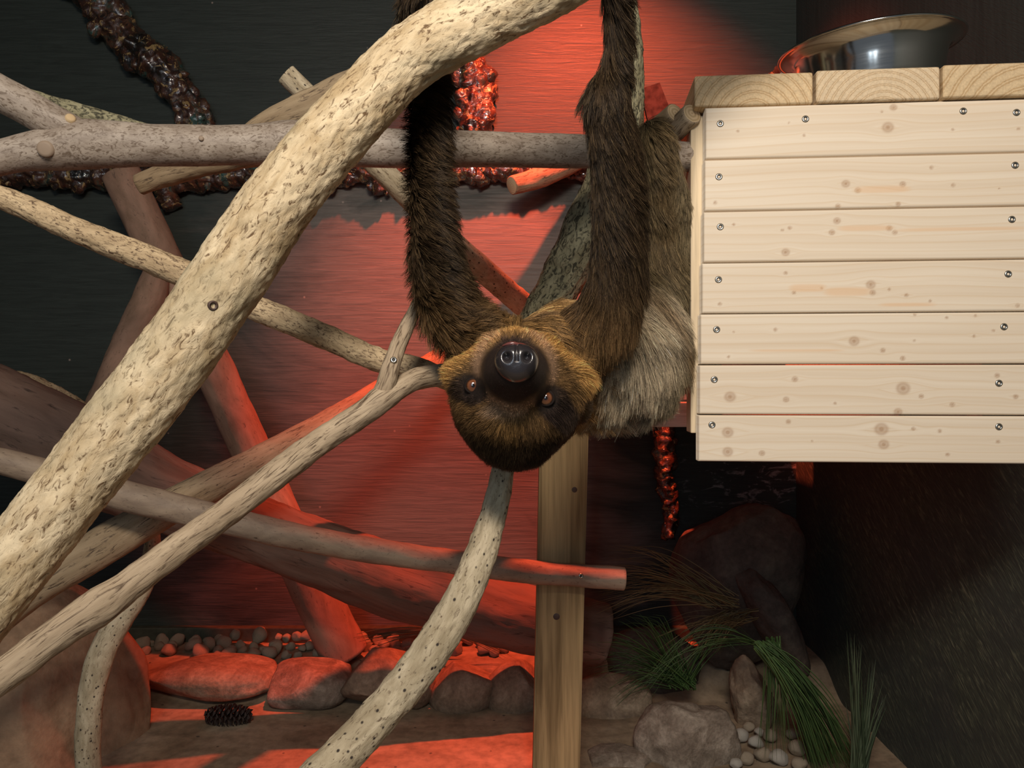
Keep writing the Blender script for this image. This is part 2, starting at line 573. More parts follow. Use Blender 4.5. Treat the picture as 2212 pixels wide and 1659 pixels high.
vd = WD - 0.03
vine('glossy brown and green lumpy vine climbing diagonally to the top left corner of the wall',
     [(150, -60, 36, vd), (215, 10, 44, vd), (275, 85, 46, vd), (345, 145, 42, vd), (400, 215, 36, vd), (435, 285, 34, vd), (440, 360, 32, vd)], 3, 36, 0.022)
vine('glossy dark lumpy vine running level along the wall behind the grey horizontal branch',
     [(-60, 376, 26, vd), (60, 378, 27, vd), (200, 380, 30, vd), (370, 385, 32, vd), (520, 378, 28, vd), (640, 376, 28, vd), (800, 372, 26, vd), (950, 370, 22, vd), (1080, 368, 26, vd), (1200, 368, 14, vd), (1290, 372, 12, vd)], 8, 62, 0.02)
vine('red-lit glossy lumpy vine on the wall standing upright between the two sloth arms',
     [(1000, 60, 38, vd), (1012, 130, 42, vd), (1030, 190, 44, vd), (1025, 250, 40, vd), (1020, 310, 38, vd), (1015, 365, 30, vd)], 17, 30, 0.024)
vine('red glossy vine on the wall rising behind the steel bowl',
     [(1850, -60, 22, vd), (1832, 10, 24, vd), (1790, 65, 22, vd), (1740, 115, 22, vd), (1695, 160, 24, vd), (1650, 230, 20, vd)], 23, 14, 0.014)
vine('thin red-lit glossy vine hanging on the wall below the beam, right of the square post',
     [(1430, 800, 15, vd), (1434, 900, 16, vd), (1434, 980, 19, vd), (1436, 1040, 15, vd), (1452, 1110, 12, vd), (1440, 1160, 9, vd)], 31, 16, 0.012)
bl = vine('small glossy brown drip on the wall below the level vine, left of the sloth arm',
          [(812, 385, 12, vd), (820, 402, 17, vd), (826, 416, 12, vd)], 41, 5, 0.012)
bl = vine('small glossy brown drip on the wall below the level vine, beside the sawn brown stake',
          [(350, 400, 14, vd), (362, 425, 18, vd), (372, 450, 12, vd)], 45, 5, 0.013)

# ------------------------------------------------------------------ branches
kn = P(460, 660, 0.62)
main = tubes('climbing_branch', [sp((-260, 1620, 76, 0.56), (-60, 1335, 76, 0.58), (75, 1158, 77, 0.60), (235, 955, 78, 0.62), (370, 780, 79, 0.635), (500, 592, 78, 0.645), (638, 392, 74, 0.655), (765, 245, 71, 0.665),
     (893, 122, 67, 0.675), (1033, 40, 70, 0.685), (1180, -30, 68, 0.69), (1330, -115, 62, 0.70), (1560, -220, 56, 0.72), (1800, -330, 50, 0.74))],
     M['bark_cream'], 'thick cream barked branch crossing in front from lower left to the top', sides=120, step=0.0022, low=0.07, mid=0.03, fine=0.0016, seed=1,
     lumps=((kn.x, kn.y - 0.03, kn.z, 0.012, 0.0025), tuple(P(905, 85, 0.65)) + (0.03, 0.002), tuple(P(820, 290, 0.64)) + (0.02, 0.003)))
M['knot'] = simple('knot_wood', (0.07, 0.04, 0.03), 0.6)


def surf_depth(ob, x, y):
    bpy.context.view_layer.update()
    dg = bpy.context.evaluated_depsgraph_get()
    bvh = BVHTree.FromObject(ob, dg)
    o = Vector((0, 0, CZ)); d = (P(x, y, 1) - o).normalized()
    hit = bvh.ray_cast(o, d)
    return (hit[0], hit[1]) if hit[0] else (None, None)


def disc(name, centre, normal, prof, mat, parent, seg=16):
    """lathe of (radius, height) rows about the normal"""
    q = Vector(normal).to_track_quat('Z', 'Y')
    V, Fc = [], []
    for (r_, h_) in prof:
        for a in range(seg):
            t = 2 * math.pi * a / seg
            V.append(tuple(Vector(centre) + q @ Vector((r_ * math.cos(t), r_ * math.sin(t), h_))))
    for k in range(len(prof) - 1):
        for a in range(seg):
            b2 = (a + 1) % seg
            Fc.append((k * seg + a, k * seg + b2, (k + 1) * seg + b2, (k + 1) * seg + a))
    Fc.append(tuple(range((len(prof) - 1) * seg, len(prof) * seg)))
    o = link(name, mesh_np(name, V, Fc), mat)
    if parent: child(o, parent)
    return o


hp, hn = surf_depth(main, 460, 660)
if hp: disc('knot', hp - hn * 0.001, hn, [(0.0042, 0), (0.004, 0.002), (0.0028, 0.0026), (0.0022, 0.0012), (0.0012, 0.0008)], M['knot'], main)

hb = tubes('horizontal_branch', [
    sp((-220, 392, 36, 0.80), (-60, 358, 35, 0.82), (30, 335, 38, 0.835), (110, 322, 45, 0.845), (180, 312, 52, 0.855), (280, 313, 46, 0.865), (400, 315, 43, 0.875), (550, 313, 43, 0.89), (640, 306, 45, 0.897), (700, 314, 43, 0.905), (850, 320, 41, 0.92),
       (1000, 322, 39, 0.94), (1150, 325, 37, 0.96), (1280, 328, 34, 0.975), (1400, 334, 33, 0.995), (1520, 342, 32, 1.02), (1620, 350, 30, 1.04)),
    sp((-260, 60, 36, 0.79), (-90, 145, 37, 0.815), (-10, 195, 38, 0.825), (60, 232, 38, 0.835), (125, 270, 38, 0.845), (190, 305, 34, 0.858))],
    M['bark_grey'], 'smooth grey forked branch running level across the wall to the pale wooden panel', sides=80, step=0.0035, low=0.06, mid=0.02, seed=5)
for (x, y, r_) in ((152, 256, 0.0055), (98, 322, 0.009), (435, 300, 0.003)):
    hp, hn = surf_depth(hb, x, y)
    if hp: disc('knot', hp - hn * 0.001, hn, [(r_, 0), (r_ * 0.9, 0.003), (r_ * 0.6, 0.0036)], M['sawn'] if x == 152 else M['bark_dull'], hb)
tubes('branch', [sp((505, 320, 14, 0.96), (560, 278, 24, 0.955), (640, 243, 34, 0.95), (740, 203, 40, 0.945), (850, 150, 42, 0.94), (930, 100, 38, 0.935), (1000, 40, 34, 0.93))],
      M['bark_brown'], 'brownish grey branch rising from the horizontal branch up behind the cream branch', sides=64, low=0.1, mid=0.05, seed=9)
tubes('branch', [sp((60, 205, 14, 1.0), (140, 235, 20, 1.0), (230, 258, 17, 1.0), (330, 285, 14, 1.0), (430, 310, 12, 1.0))],
      M['bark_moss'], 'thin olive branch just behind the fork of the grey horizontal branch', sides=32, seed=12)
tubes('branch', [sp((300, 400, 22, 1.02), (360, 378, 24, 1.02), (440, 355, 26, 1.01), (540, 335, 26, 1.0), (640, 320, 24, 1.0))],
      M['bark_brown'], 'short brown branch tucked under the horizontal branch above the sawn stake', sides=48, low=0.14, mid=0.06, seed=14)
tubes('stick', [sp((618, 160, 23, 1.02), (700, 240, 24, 1.04), (830, 372, 25, 1.07), (960, 505, 25, 1.16), (1060, 598, 26, 1.26), (1170, 690, 26, 1.40), (1260, 765, 24, 1.52))],
      M['bark_speck'], 'straight speckled stick with a sawn top end passing behind the left sloth arm', 'stick', sides=48, low=0.08, mid=0.06, seed=17)
tubes('branch', [sp((-200, 335, 24, 0.79), (-40, 408, 25, 0.80), (70, 455, 26, 0.81), (200, 512, 28, 0.82), (330, 563, 29, 0.83), (440, 612, 30, 0.84), (560, 668, 28, 0.85), (700, 726, 27, 0.86), (820, 778, 26, 0.865), (900, 796, 24, 0.87), (990, 830, 22, 0.88))],
      M['bark_tan'], 'tan flaky barked branch sloping down from the left edge to the sloth face', sides=64, step=0.003, low=0.08, mid=0.07, fine=0.001, seed=21)
yb = tubes('forked_branch', [
    sp((-260, 1665, 36, 0.53), (-40, 1495, 35, 0.555), (60, 1420, 36, 0.57), (150, 1350, 37, 0.585), (215, 1312, 40, 0.60), (300, 1248, 34, 0.62), (400, 1172, 32, 0.65), (500, 1100, 31, 0.68), (600, 1022, 30, 0.71), (700, 948, 29, 0.75), (780, 895, 28, 0.765),
       (835, 857, 27, 0.775), (885, 825, 23, 0.795), (935, 812, 24, 0.82), (1000, 806, 24, 0.85)),
    sp((815, 880, 15, 0.772), (832, 835, 20, 0.772), (848, 782, 19, 0.775), (870, 725, 17, 0.79), (897, 668, 14, 0.80), (925, 610, 13, 0.82))],
    M['bark_straw'], 'straw coloured forked branch reaching from the lower left up to the sloth head', sides=64, step=0.003, low=0.09, mid=0.06, fine=0.0006, seed=25,
    lumps=(tuple(P(822, 858, 0.76)) + (0.012, 0.004), tuple(P(205, 1290, 0.59)) + (0.014, 0.003)))
M['steel'] = simple('screw_steel', (0.55, 0.53, 0.48), 0.25, 1.0, var=0.1)
M['slot'] = simple('screw_slot', (0.03, 0.03, 0.03), 0.5)


def screw(centre, normal, r, parent):
    o = disc('screw', centre, normal, [(r, 0), (r, 0.0007), (r * 0.82, 0.0016), (r * 0.5, 0.0019), (r * 0.46, 0.0009), (r * 0.1, 0.0006)], [M['steel'], M['slot']], parent, 20)
    me = o.data
    me.polygons[-1].material_index = 1
    for k in range(60, 100): 
        if k < len(me.polygons): me.polygons[k].material_index = 1 if k >= 80 else 0
    return o


hp, hn = surf_depth(yb, 850, 778)
if hp: screw(hp, hn, 0.0034, yb)
tubes('branch', [sp((-120, 1425, 36, 1.12), (10, 1322, 37, 1.14), (80, 1268, 40, 1.15), (170, 1212, 42, 1.165), (270, 1150, 41, 1.20), (400, 1078, 38, 1.26), (550, 1000, 33, 1.36), (700, 920, 30, 1.48), (820, 850, 28, 1.60), (930, 790, 27, 1.72), (1020, 735, 24, 1.84))],
      M['bark_brown'], 'red-lit branch rising from the lower left just above the straw coloured forked branch', sides=56, low=0.08, mid=0.04, seed=29)
b8 = tubes('branch', [sp((-160, 965, 27, 1.06), (-30, 988, 28, 1.08), (100, 1022, 30, 1.10), (250, 1065, 32, 1.12), (400, 1103, 31, 1.15), (560, 1142, 29, 1.18), (750, 1180, 28, 1.22), (950, 1210, 26, 1.26), (1150, 1236, 25, 1.345), (1250, 1243, 24, 1.358), (1348, 1250, 25, 1.36))],
      M['bark_dull'], 'long level branch with a sawn end screwed across the square post', sides=56, low=0.08, mid=0.03, seed=33)
hp, hn = surf_depth(b8, 1255, 1244)
if hp: screw(hp, hn, 0.0045, b8)
tubes('log', [sp((-240, 770, 92, 1.42), (-80, 858, 92, 1.45), (80, 935, 94, 1.48), (240, 1010, 92, 1.52), (400, 1085, 78, 1.56), (560, 1145, 72, 1.60), (740, 1213, 74, 1.64), (900, 1270, 74, 1.67), (1060, 1318, 72, 1.70), (1180, 1345, 70, 1.72), (1300, 1368, 66, 1.74))],
      M['bark_log'], 'thick bare reddish log sloping down to the right behind the square post', 'log', sides=72, step=0.006, low=0.12, mid=0.08, seed=37,
      lumps=(tuple(P(960, 1215, 1.65)) + (0.05, 0.02),))
tubes('branch', [sp((-100, 765, 14, 1.60), (0, 805, 15, 1.60), (70, 826, 16, 1.60), (140, 858, 14, 1.61), (215, 905, 12, 1.62))],
      M['bark_tan'], 'thin pale branch lying along the upper edge of the thick log at left', sides=32, low=0.2, mid=0.15, seed=41)
tubes('stake', [sp((262, 376, 41, 1.86), (330, 520, 41, 1.87), (400, 672, 42, 1.88), (470, 815, 42, 1.89), (530, 945, 41, 1.90), (590, 1080, 42, 1.91), (650, 1215, 46, 1.92), (700, 1320, 49, 1.93), (745, 1415, 50, 1.94))],
      M['bark_stake'], 'long brown stake with a rounded sawn top leaning right in front of the wall', 'stake', sides=56, step=0.006, low=0.05, mid=0.04, seed=44)
tubes('branch', [sp((345, 560, 20, 1.84), (325, 640, 34, 1.80), (290, 735, 42, 1.74), (252, 830, 42, 1.68), (215, 915, 42, 1.64), (180, 990, 42, 1.60))],
      M['bark_stake'], 'short brown branch standing on the thick log and leaning against the long stake', sides=48, low=0.08, mid=0.05, seed=47)
tubes('branch', [sp((330, 1145, 15, 1.34), (326, 1200, 18, 1.33), (305, 1270, 22, 1.31), (262, 1335, 26, 1.30), (225, 1400, 27, 1.29), (203, 1470, 27, 1.28), (192, 1550, 26, 1.27), (190, 1640, 26, 1.27), (196, 1740, 26, 1.27), (205, 1815, 26, 1.27))],
      M['bark_speck'], 'small crooked branch standing on the floor in front of the brown boulder', sides=40, low=0.08, mid=0.06, seed=50)
tubes('branch', [sp((1082, 940, 22, 0.90), (1086, 1010, 24, 0.88), (1074, 1080, 27, 0.86), (1042, 1185, 33, 0.83), (995, 1300, 39, 0.80), (935, 1400, 41, 0.78), (860, 1498, 42, 0.76), (765, 1605, 44, 0.735), (680, 1690, 47, 0.71), (560, 1800, 50, 0.69), (380, 1990, 54, 0.66), (180, 2250, 56, 0.64), (40, 2620, 58, 0.63))],
      M['bark_speck'], 'curved branch with black specks rising from the bottom edge to under the sloth head', sides=84, step=0.003, low=0.07, mid=0.05, fine=0.0012, seed=53)
tubes('branch', [sp((1135, 720, 30, 1.18), (1180, 660, 42, 1.16), (1225, 590, 50, 1.14), (1268, 500, 52, 1.12), (1310, 390, 48, 1.10), (1345, 270, 42, 1.09), (1357, 160, 34, 1.08), (1352, 60, 32, 1.07), (1335, -40, 30, 1.06), (1300, -160, 30, 1.05))],
      M['bark_moss'], 'greenish mossy barked branch going up behind the right sloth arm', sides=64, low=0.12, mid=0.09, fine=0.002, seed=57)
tubes('branch', [sp((1106, 400, 20, 1.92), (1150, 388, 22, 1.95), (1200, 368, 23, 1.98), (1270, 330, 24, 2.03))],
      M['bark_brown'], 'short red-lit branch stub sticking out of the wall between the sloth arms', sides=36, low=0.1, mid=0.05, seed=60)
tubes('stick', [sp((1458, 244, 22, 1.0), (1425, 275, 23, 1.03), (1370, 320, 22, 1.08)), ],
      M['bark_brown'], 'left one of two short sawn sticks below the corner of the shelf planks', 'stick', sides=36, seed=63)
tubes('stick', [sp((1494, 246, 24, 0.985), (1455, 285, 24, 1.02), (1390, 345, 22, 1.09))],
      M['bark_straw'], 'right one of two short sawn sticks below the corner of the shelf planks', 'stick', sides=36, seed=66)
M['rust'] = simple('rusty_plate', (0.03, 0.022, 0.02), 0.85, 0.0, spec=0.1, var=0.4)
a_, b_, c_, d_ = P(1383, 192, 2.0), P(1425, 178, 1.99), P(1446, 232, 1.99), P(1400, 262, 2.0)
off = Vector((0.0, 0.012, 0.0))
pl = link('bracket', mesh_np('bracket', [a_, b_, c_, d_, a_ + off, b_ + off, c_ + off, d_ + off, b_ + Vector((0.03, 0.112, -0.0)), c_ + Vector((0.03, 0.112, 0.0))],
     [(0, 1, 2, 3), (7, 6, 5, 4), (0, 4, 5, 1), (1, 5, 6, 2), (2, 6, 7, 3), (3, 7, 4, 0), (1, 8, 9, 2), (5, 6, 9, 8)]), M['rust'], smooth=False)
tag(pl, 'dark red-edged metal bracket on the wall behind the two short sawn sticks', 'bracket')


# ------------------------------------------------------------------ timber: post, beam
def grain(name, light, dark, scale=55, dirscale=(1, 1, 0.04), bmp=0.0006, knots=True):
    m, nt, b = newmat(name)
    n1 = noise_tex(nt, coords(nt, 'obj', scale=dirscale), scale, 5, 0.55, 0.5)
    n2 = noise_tex(nt, coords(nt, 'obj', scale=dirscale), scale * 4, 3, 0.6)
    c = ramp(nt, n1, [(0.35, dark), (0.5, light), (0.62, tuple(x * 1.12 for x in light))])
    c = mixc(nt, 1.0, c, ramp(nt, n2, [(0.3, 0.82), (0.6, 1.08)]), 'MULTIPLY')
    nt.links.new(c, b.inputs['Base Color'])
    b.inputs['Roughness'].default_value = 0.7
    b.inputs['Specular IOR Level'].default_value = 0.25
    bump(nt, b, n2, 0.4, bmp)
    return m


M['post'] = grain('weathered_post', (0.36, 0.255, 0.125), (0.2, 0.135, 0.062))
M['beam'] = grain('beam_timber', (0.80, 0.77, 0.72), (0.66, 0.61, 0.54), dirscale=(0.04, 1, 1))
M['blue'] = simple('blue_reflection', (0.06, 0.15, 0.24), 0.6)  # blue light reflected by the shelf top, put into the base colour
pd = 1.385
lt, rt_, lb_, rb_ = P(1167, 925, pd), P(1272, 925, pd), P(1150, 1739, pd), P(1251, 1739, pd)
dv = Vector((0, 0.045, 0))
lb_.z = rb_.z = 0.004
me = bpy.data.meshes.new('post')
bm = bmesh.new()
vs = [bm.verts.new(p) for p in (lt, rt_, rb_, lb_, lt + dv, rt_ + dv, rb_ + dv, lb_ + dv)]
for f in ((3, 2, 1, 0), (4, 5, 6, 7), (0, 1, 5, 4), (1, 2, 6, 5), (2, 3, 7, 6), (3, 0, 4, 7)):
    bm.faces.new([vs[k] for k in f])
bmesh.ops.recalc_face_normals(bm, faces=bm.faces[:])
bmesh.ops.bevel(bm, geom=bm.edges[:], offset=0.003, segments=2, affect='EDGES')
bm.to_mesh(me); bm.free()
post = link('post', me, M['post'], smooth=False)
tag(post, 'weathered square timber post standing on the floor under the sloth', 'post')
for (x, y, r_) in ((1241, 1058, 0.005), (1202, 1332, 0.006)):
    hp, hn = surf_depth(post, x, y)
    if hp: disc('knot', hp + hn * 0.0001, hn, [(r_, 0), (r_ * 0.8, 0.0004), (r_ * 0.3, 0.0005)], M['knot'], post)
bz = P(0, 868, pd).z; bz2 = P(0, 921, pd).z
bx0, bx1 = P(1160, 0, pd).x, P(1570, 0, pd).x
shelf = empty('shelf', ((bx0 + bx1) / 2, pd, bz2), 'pale timber shelf with a blue reflection painted on top, resting on the square post behind the sloth', 'shelf')
child(boxmesh('beam', (bx0, pd - 0.02, bz2), (bx1 + 0.3, pd + 0.07, bz), M['beam'], bevel=0.002), shelf)
for xa, xb, ya, yb_ in ((0.14, 0.70, pd + 0.071, 1.84), (0.14, 0.372, 1.842, WD - 0.012), (0.408, 0.70, 1.842, WD - 0.012)):  # gap between the back boards shaped to let red light onto the wall
    bo_ = boxmesh('shelf_board', (xa, ya, bz - 0.02), (xb, yb_, bz), M['beam'], bevel=0.002)
    child(bo_, shelf)
    child(boxmesh('reflection_sheet', (xa + 0.004, pd - 0.015 if ya < 1.6 else ya + 0.001, bz + 0.0002), (xb - 0.002, yb_ - 0.002, bz + 0.0045), M['blue'], bevel=0.001), shelf)  # thin sheet carrying the painted blue reflection

# ------------------------------------------------------------------ pale wooden panel with shelf planks
PL, PR = P(1518, 620, 0.972), P(2290, 620, 0.937)     # left and right end of the face
ax = (Vector((PR.x, PR.y, 0)) - Vector((PL.x, PL.y, 0))); plen = ax.length; ax.normalize()
back = Vector((-ax.y, ax.x, 0))
yaw = math.atan2(ax.y, ax.x)
lefts = [(1524, 232), (1524, 345), (1521, 457), (1519, 568), (1515, 678), (1512, 788), (1510, 896), (1508, 998)]
zz = [P(x, y, 0.972).z for x, y in lefts]
xo = [P(x, y, 0.972).x - PL.x for x, y in lefts]
panel = empty('panel', (PL.x, PL.y, zz[-1]), 'pale pine box panel of seven boards with three planks on top, at the right', 'wooden box')
panel.rotation_euler.z = yaw
bpy.context.view_layer.update()

m, nt, b = newmat('pine_board')
at = nt.nodes.new('ShaderNodeAttribute'); at.attribute_name = 'gc'
mp = nt.nodes.new('ShaderNodeMapping'); mp.inputs['Scale'].default_value = (1.2, 60, 1); nt.links.new(at.outputs['Vector'], mp.inputs[0])
g1 = noise_tex(nt, mp.outputs[0], 1.6, 3, 0.5, 0.0)
mp2 = nt.nodes.new('ShaderNodeMapping'); mp2.inputs['Scale'].default_value = (5, 420, 1); nt.links.new(at.outputs['Vector'], mp2.inputs[0])
g2 = noise_tex(nt, mp2.outputs[0], 1.3, 3, 0.6)
sepx = nt.nodes.new('ShaderNodeSeparateXYZ'); nt.links.new(at.outputs['Vector'], sepx.inputs[0])
# annual ring lines
rg = nt.nodes.new('ShaderNodeTexWave'); rg.wave_type = 'BANDS'; rg.bands_direction = 'Y'; rg.wave_profile = 'SAW'
rg.inputs['Scale'].default_value = 30; rg.inputs['Distortion'].default_value = 3.2; rg.inputs['Detail'].default_value = 2; rg.inputs['Detail Scale'].default_value = 0.8
mp3 = nt.nodes.new('ShaderNodeMapping'); mp3.inputs['Scale'].default_value = (0.12, 1, 1); nt.links.new(at.outputs['Vector'], mp3.inputs[0])
nt.links.new(mp3.outputs[0], rg.inputs['Vector'])
c = ramp(nt, g1, [(0.35, (0.70, 0.585, 0.45)), (0.65, (0.765, 0.665, 0.535))])
rl = ramp(nt, rg.outputs[1], [(0.0, 0.0), (0.7, 0.04), (0.96, 0.34), (1.0, 0.0)])
c = mixc(nt, rl, c, (0.62, 0.44, 0.26))
c = mixc(nt, ramp(nt, g2, [(0.6, 0.0), (0.8, 0.22)]), c, (0.55, 0.4, 0.25))
kn_ = nt.nodes.new('ShaderNodeAttribute'); kn_.attribute_name = 'knot'
c = mixc(nt, kn_.outputs['Fac'], c, (0.33, 0.17, 0.08))
st_ = nt.nodes.new('ShaderNodeAttribute'); st_.attribute_name = 'streak'
c = mixc(nt, st_.outputs['Fac'], c, (0.72, 0.43, 0.22))
nt.links.new(c, b.inputs['Base Color'])
b.inputs['Roughness'].default_value = 0.55
b.inputs['Specular IOR Level'].default_value = 0.25
bump(nt, b, g2, 0.2, 0.0004)
M['pine'] = m

SCREWS = [[(1556, 267), (1740, 257), (2081, 240), (2196, 243)], [(1553, 382), (2193, 357)], [(1556, 490), (2186, 474)], [(1552, 604), (2178, 592)], [(1548, 712), (2169, 706)], [(1543, 820), (2158, 828)], [(1538, 918), (2158, 922)]]
# knots: x, y, radius in pixels
KNOTS = [[(1918, 275, 11), (1930, 232, 7), (1594, 283, 3), (1737, 292, 3), (1905, 241, 3), (2058, 280, 3), (2200, 278, 3), (1704, 265, 2)],
         [(1827, 397, 8), (1853, 411, 6), (1950, 398, 6), (2059, 400, 4), (1810, 445, 5), (1940, 441, 5), (2012, 362, 4), (1545, 438, 4), (2158, 407, 2)],
         [(1808, 477, 7), (1797, 502, 6), (1921, 493, 6), (1933, 502, 5), (1697, 545, 8), (1706, 492, 4), (1690, 497, 3), (1585, 485, 3)],
         [(1881, 615, 9), (1885, 632, 6), (1775, 622, 3), (1697, 590, 4), (1921, 625, 3), (1958, 638, 4), (2009, 650, 3), (1555, 657, 4), (2198, 660, 4), (1715, 632, 4)],
         [(1845, 737, 10), (1907, 757, 5), (1950, 774, 5), (1675, 712, 4), (1975, 736, 3), (2146, 714, 3), (2104, 726, 3), (1574, 771, 3), (1585, 717, 2), (1976, 680, 3), (2045, 686, 3), (2107, 682, 3)],
         [(1951, 839, 13), (1577, 857, 11), (1698, 863, 6), (1717, 819, 6), (1990, 856, 5), (2057, 874, 5), (1804, 871, 3), (2154, 811, 5), (2194, 857, 5), (1940, 890, 8)],
         [(1572, 934, 11), (1572, 976, 10), (1646, 979, 6), (1904, 927, 13), (1909, 960, 10), (1703, 911, 5), (1973, 926, 4), (2030, 931, 4), (2047, 982, 4), (2156, 954, 4), (1754, 953, 2)]]
STREAKS = [[], [(1905, 409, 60, 8)], [(1870, 493, 60, 6), (2080, 495, 140, 4)], [(1745, 622, 40, 9), (1830, 630, 50, 10), (1960, 658, 60, 4)], [(1720, 757, 100, 3)], [], []]


def face_uv(x, y):
    """pixel on the panel face -> local x, z of the panel"""
    # intersect the view ray with the face plane
    d0 = P(x, y, 1) - Vector((0, 0, CZ)); nrm = back
    t = (Vector((PL.x, PL.y, 0)) - Vector((0, 0, 0))).dot(nrm) / d0.dot(nrm)
    w_ = Vector((0, 0, CZ)) + d0 * t
    rel = w_ - Vector((PL.x, PL.y, zz[-1]))
    return rel.dot(ax), rel.z


TH = 0.020
for k in range(7):
    z1, z0 = zz[k] - zz[-1] - 0.0006, zz[k + 1] - zz[-1] + 0.0009
    x0 = xo[k + 1] * 0.6 + xo[k] * 0.4
    bw = 0.0016
    nx_, nz_ = 300, 44
    xs = np.linspace(x0, plen, nx_); zs = np.linspace(z0, z1, nz_)
    Xg, Zg = np.meshgrid(xs, zs)
    edge = np.minimum(Zg - z0, z1 - Zg)
    edge = np.minimum(edge, (Xg - x0))
    Yg = np.where(edge < bw, (bw - edge) ** 2 / bw * 1.0, 0.0)
    V = np.stack([Xg.ravel(), Yg.ravel(), Zg.ravel()], -1)
    i = np.arange(nz_ - 1)[:, None] * nx_; j = np.arange(nx_ - 1)[None, :]
    Fq = np.stack([i + j, i + j + 1, i + j + 1 + nx_, i + j + nx_], -1).reshape(-1, 4).tolist()
    V = V.tolist(); nb = len(V)
    ring = [0 * nx_ + a for a in range(nx_)] + [a * nx_ + nx_ - 1 for a in range(1, nz_)] + [(nz_ - 1) * nx_ + a for a in range(nx_ - 2, -1, -1)] + [a * nx_ for a in range(nz_ - 2, 0, -1)]
    for q in ring: V.append([V[q][0], TH, V[q][2]])
    for a in range(len(ring)):
        b2 = (a + 1) % len(ring)
        Fq.append((ring[b2], ring[a], nb + a, nb + b2))
    Fq.append(tuple(nb + a for a in range(len(ring)))[::-1][::-1])
    me = mesh_np('board', V, Fq)
    Va = np.array(V)
    gx, gz = Va[:, 0].copy(), Va[:, 2].copy() + k * 0.35
    kn_f = np.zeros(len(Va)); sk = np.zeros(len(Va))
    warp = 0.004 * vn(np.stack([Va[:, 0], Va[:, 0] * 0, Va[:, 2] * 3], -1), 7.0, k)
    for (x, y, r_) in KNOTS[k]:
        u, w_ = face_uv(x, y); rr_ = r_ / F * 0.96
        dx, dz = Va[:, 0] - u, Va[:, 2] - w_
        d_ = np.sqrt((dx / 1.1) ** 2 + dz ** 2)
        kn_f = np.maximum(kn_f, np.clip(1.3 - d_ / rr_, 0, 0.7) * (0.75 + 0.25 * np.sin(d_ / rr_ * 9)))
        warp = warp + np.sign(dz) * rr_ * 1.2 * np.exp(-(dx / (rr_ * 3.5)) ** 2 - (dz / (rr_ * 2.5)) ** 2)
    for (x, y, lx, lz) in STREAKS[k]:
        u, w_ = face_uv(x, y)
        dx, dz = (Va[:, 0] - u) / (lx / F * 0.96), (Va[:, 2] - w_) / (lz / F * 0.96)
        sk = np.maximum(sk, np.clip(1.3 - (np.abs(dx) ** 4 + np.abs(dz) ** 3), 0, 1) * 0.42)
    gc = np.stack([gx + k * 1.7, gz - warp, 0 * gx], -1)
    for nm, ty, arr in (('gc', 'FLOAT_VECTOR', gc), ('knot', 'FLOAT', kn_f), ('streak', 'FLOAT', sk)):
        a_ = me.attributes.new(nm, ty, 'POINT')
        a_.data.foreach_set('vector' if ty == 'FLOAT_VECTOR' else 'value', arr.astype(np.float32).ravel())
    bd = link('board', me, M['pine'])
    bd.parent = panel
    for (x, y) in SCREWS[k]:
        u, w_ = face_uv(x, y)
        so = disc('screw', (u, 0.0006, w_), (0, -1, 0), [(0.0046, 0), (0.0046, 0.0006), (0.0036, 0.0014), (0.0023, 0.0016), (0.0021, 0.0008), (0.0006, 0.0003)], [M['steel'], M['slot']], None, 20)
        for q in range(60, len(so.data.polygons)): so.data.polygons[q].material_index = 1
        so.parent = bd
# batten behind the left ends
bt = boxmesh('batten', (xo[-1] - 0.006, TH + 0.001, 0.035), (xo[-1] + 0.034, TH + 0.04, zz[0] - zz[-1] - 0.003), grain('batten_pine', (0.62, 0.50, 0.34), (0.5, 0.38, 0.24), dirscale=(1, 1, 0.04)), bevel=0.0015)
bt.parent = panel
bt2 = boxmesh('batten', (plen - 0.08, TH + 0.001, 0.035), (plen - 0.04, TH + 0.04, zz[0] - zz[-1] - 0.003), bt.data.materials[0], bevel=0.0015)
bt2.parent = panel

for lo_, hi_, nm_ in (((0.13, TH + 0.045, 0.004), (plen, 0.425, 0.0135), 'blocker_base'), ((plen - 0.075, TH + 0.045, 0.0735), (plen - 0.057, 0.95, zz[0] - zz[-1] - 0.055), 'blocker_side')):  # unseen boards added to keep red lamp light off the right wall
    bs = boxmesh(nm_, lo_, hi_, bt.data.materials[0], bevel=0.002)
    bs.parent = panel

# end grain planks
def endgrain(name, ringscale, tint):
    m, nt, b = newmat(name)
    v = coords(nt, 'obj', scale=(1, 0, 1))
    w = nt.nodes.new('ShaderNodeTexWave'); w.wave_type = 'RINGS'; w.rings_direction = 'Y'
    w.inputs['Scale'].default_value = ringscale; w.inputs['Distortion'].default_value = 0.8; w.inputs['Detail Scale'].default_value = 6
    nt.links.new(v, w.inputs['Vector'])
    n2 = noise_tex(nt, coords(nt, 'obj'), 380, 4, 0.7)
    n3 = noise_tex(nt, coords(nt, 'obj', scale=(1, 0.08, 1)), 90, 4, 0.6)
    ring = ramp(nt, w.outputs[1], [(0.0, tint), (0.55, tuple(x * 0.95 for x in tint)), (0.9, tuple(x * y for x, y in zip(tint, (0.72, 0.62, 0.5)))), (1.0, tint)])
    c = mixc(nt, 1.0, ring, ramp(nt, n2, [(0.3, 0.8), (0.65, 1.1)]), 'MULTIPLY')
    c = mixc(nt, 1.0, c, ramp(nt, n3, [(0.3, 0.92), (0.65, 1.04)]), 'MULTIPLY')
    nt.links.new(c, b.inputs['Base Color'])
    b.inputs['Roughness'].default_value = 0.75
    bump(nt, b, n2, 0.6, 0.001)
    return m


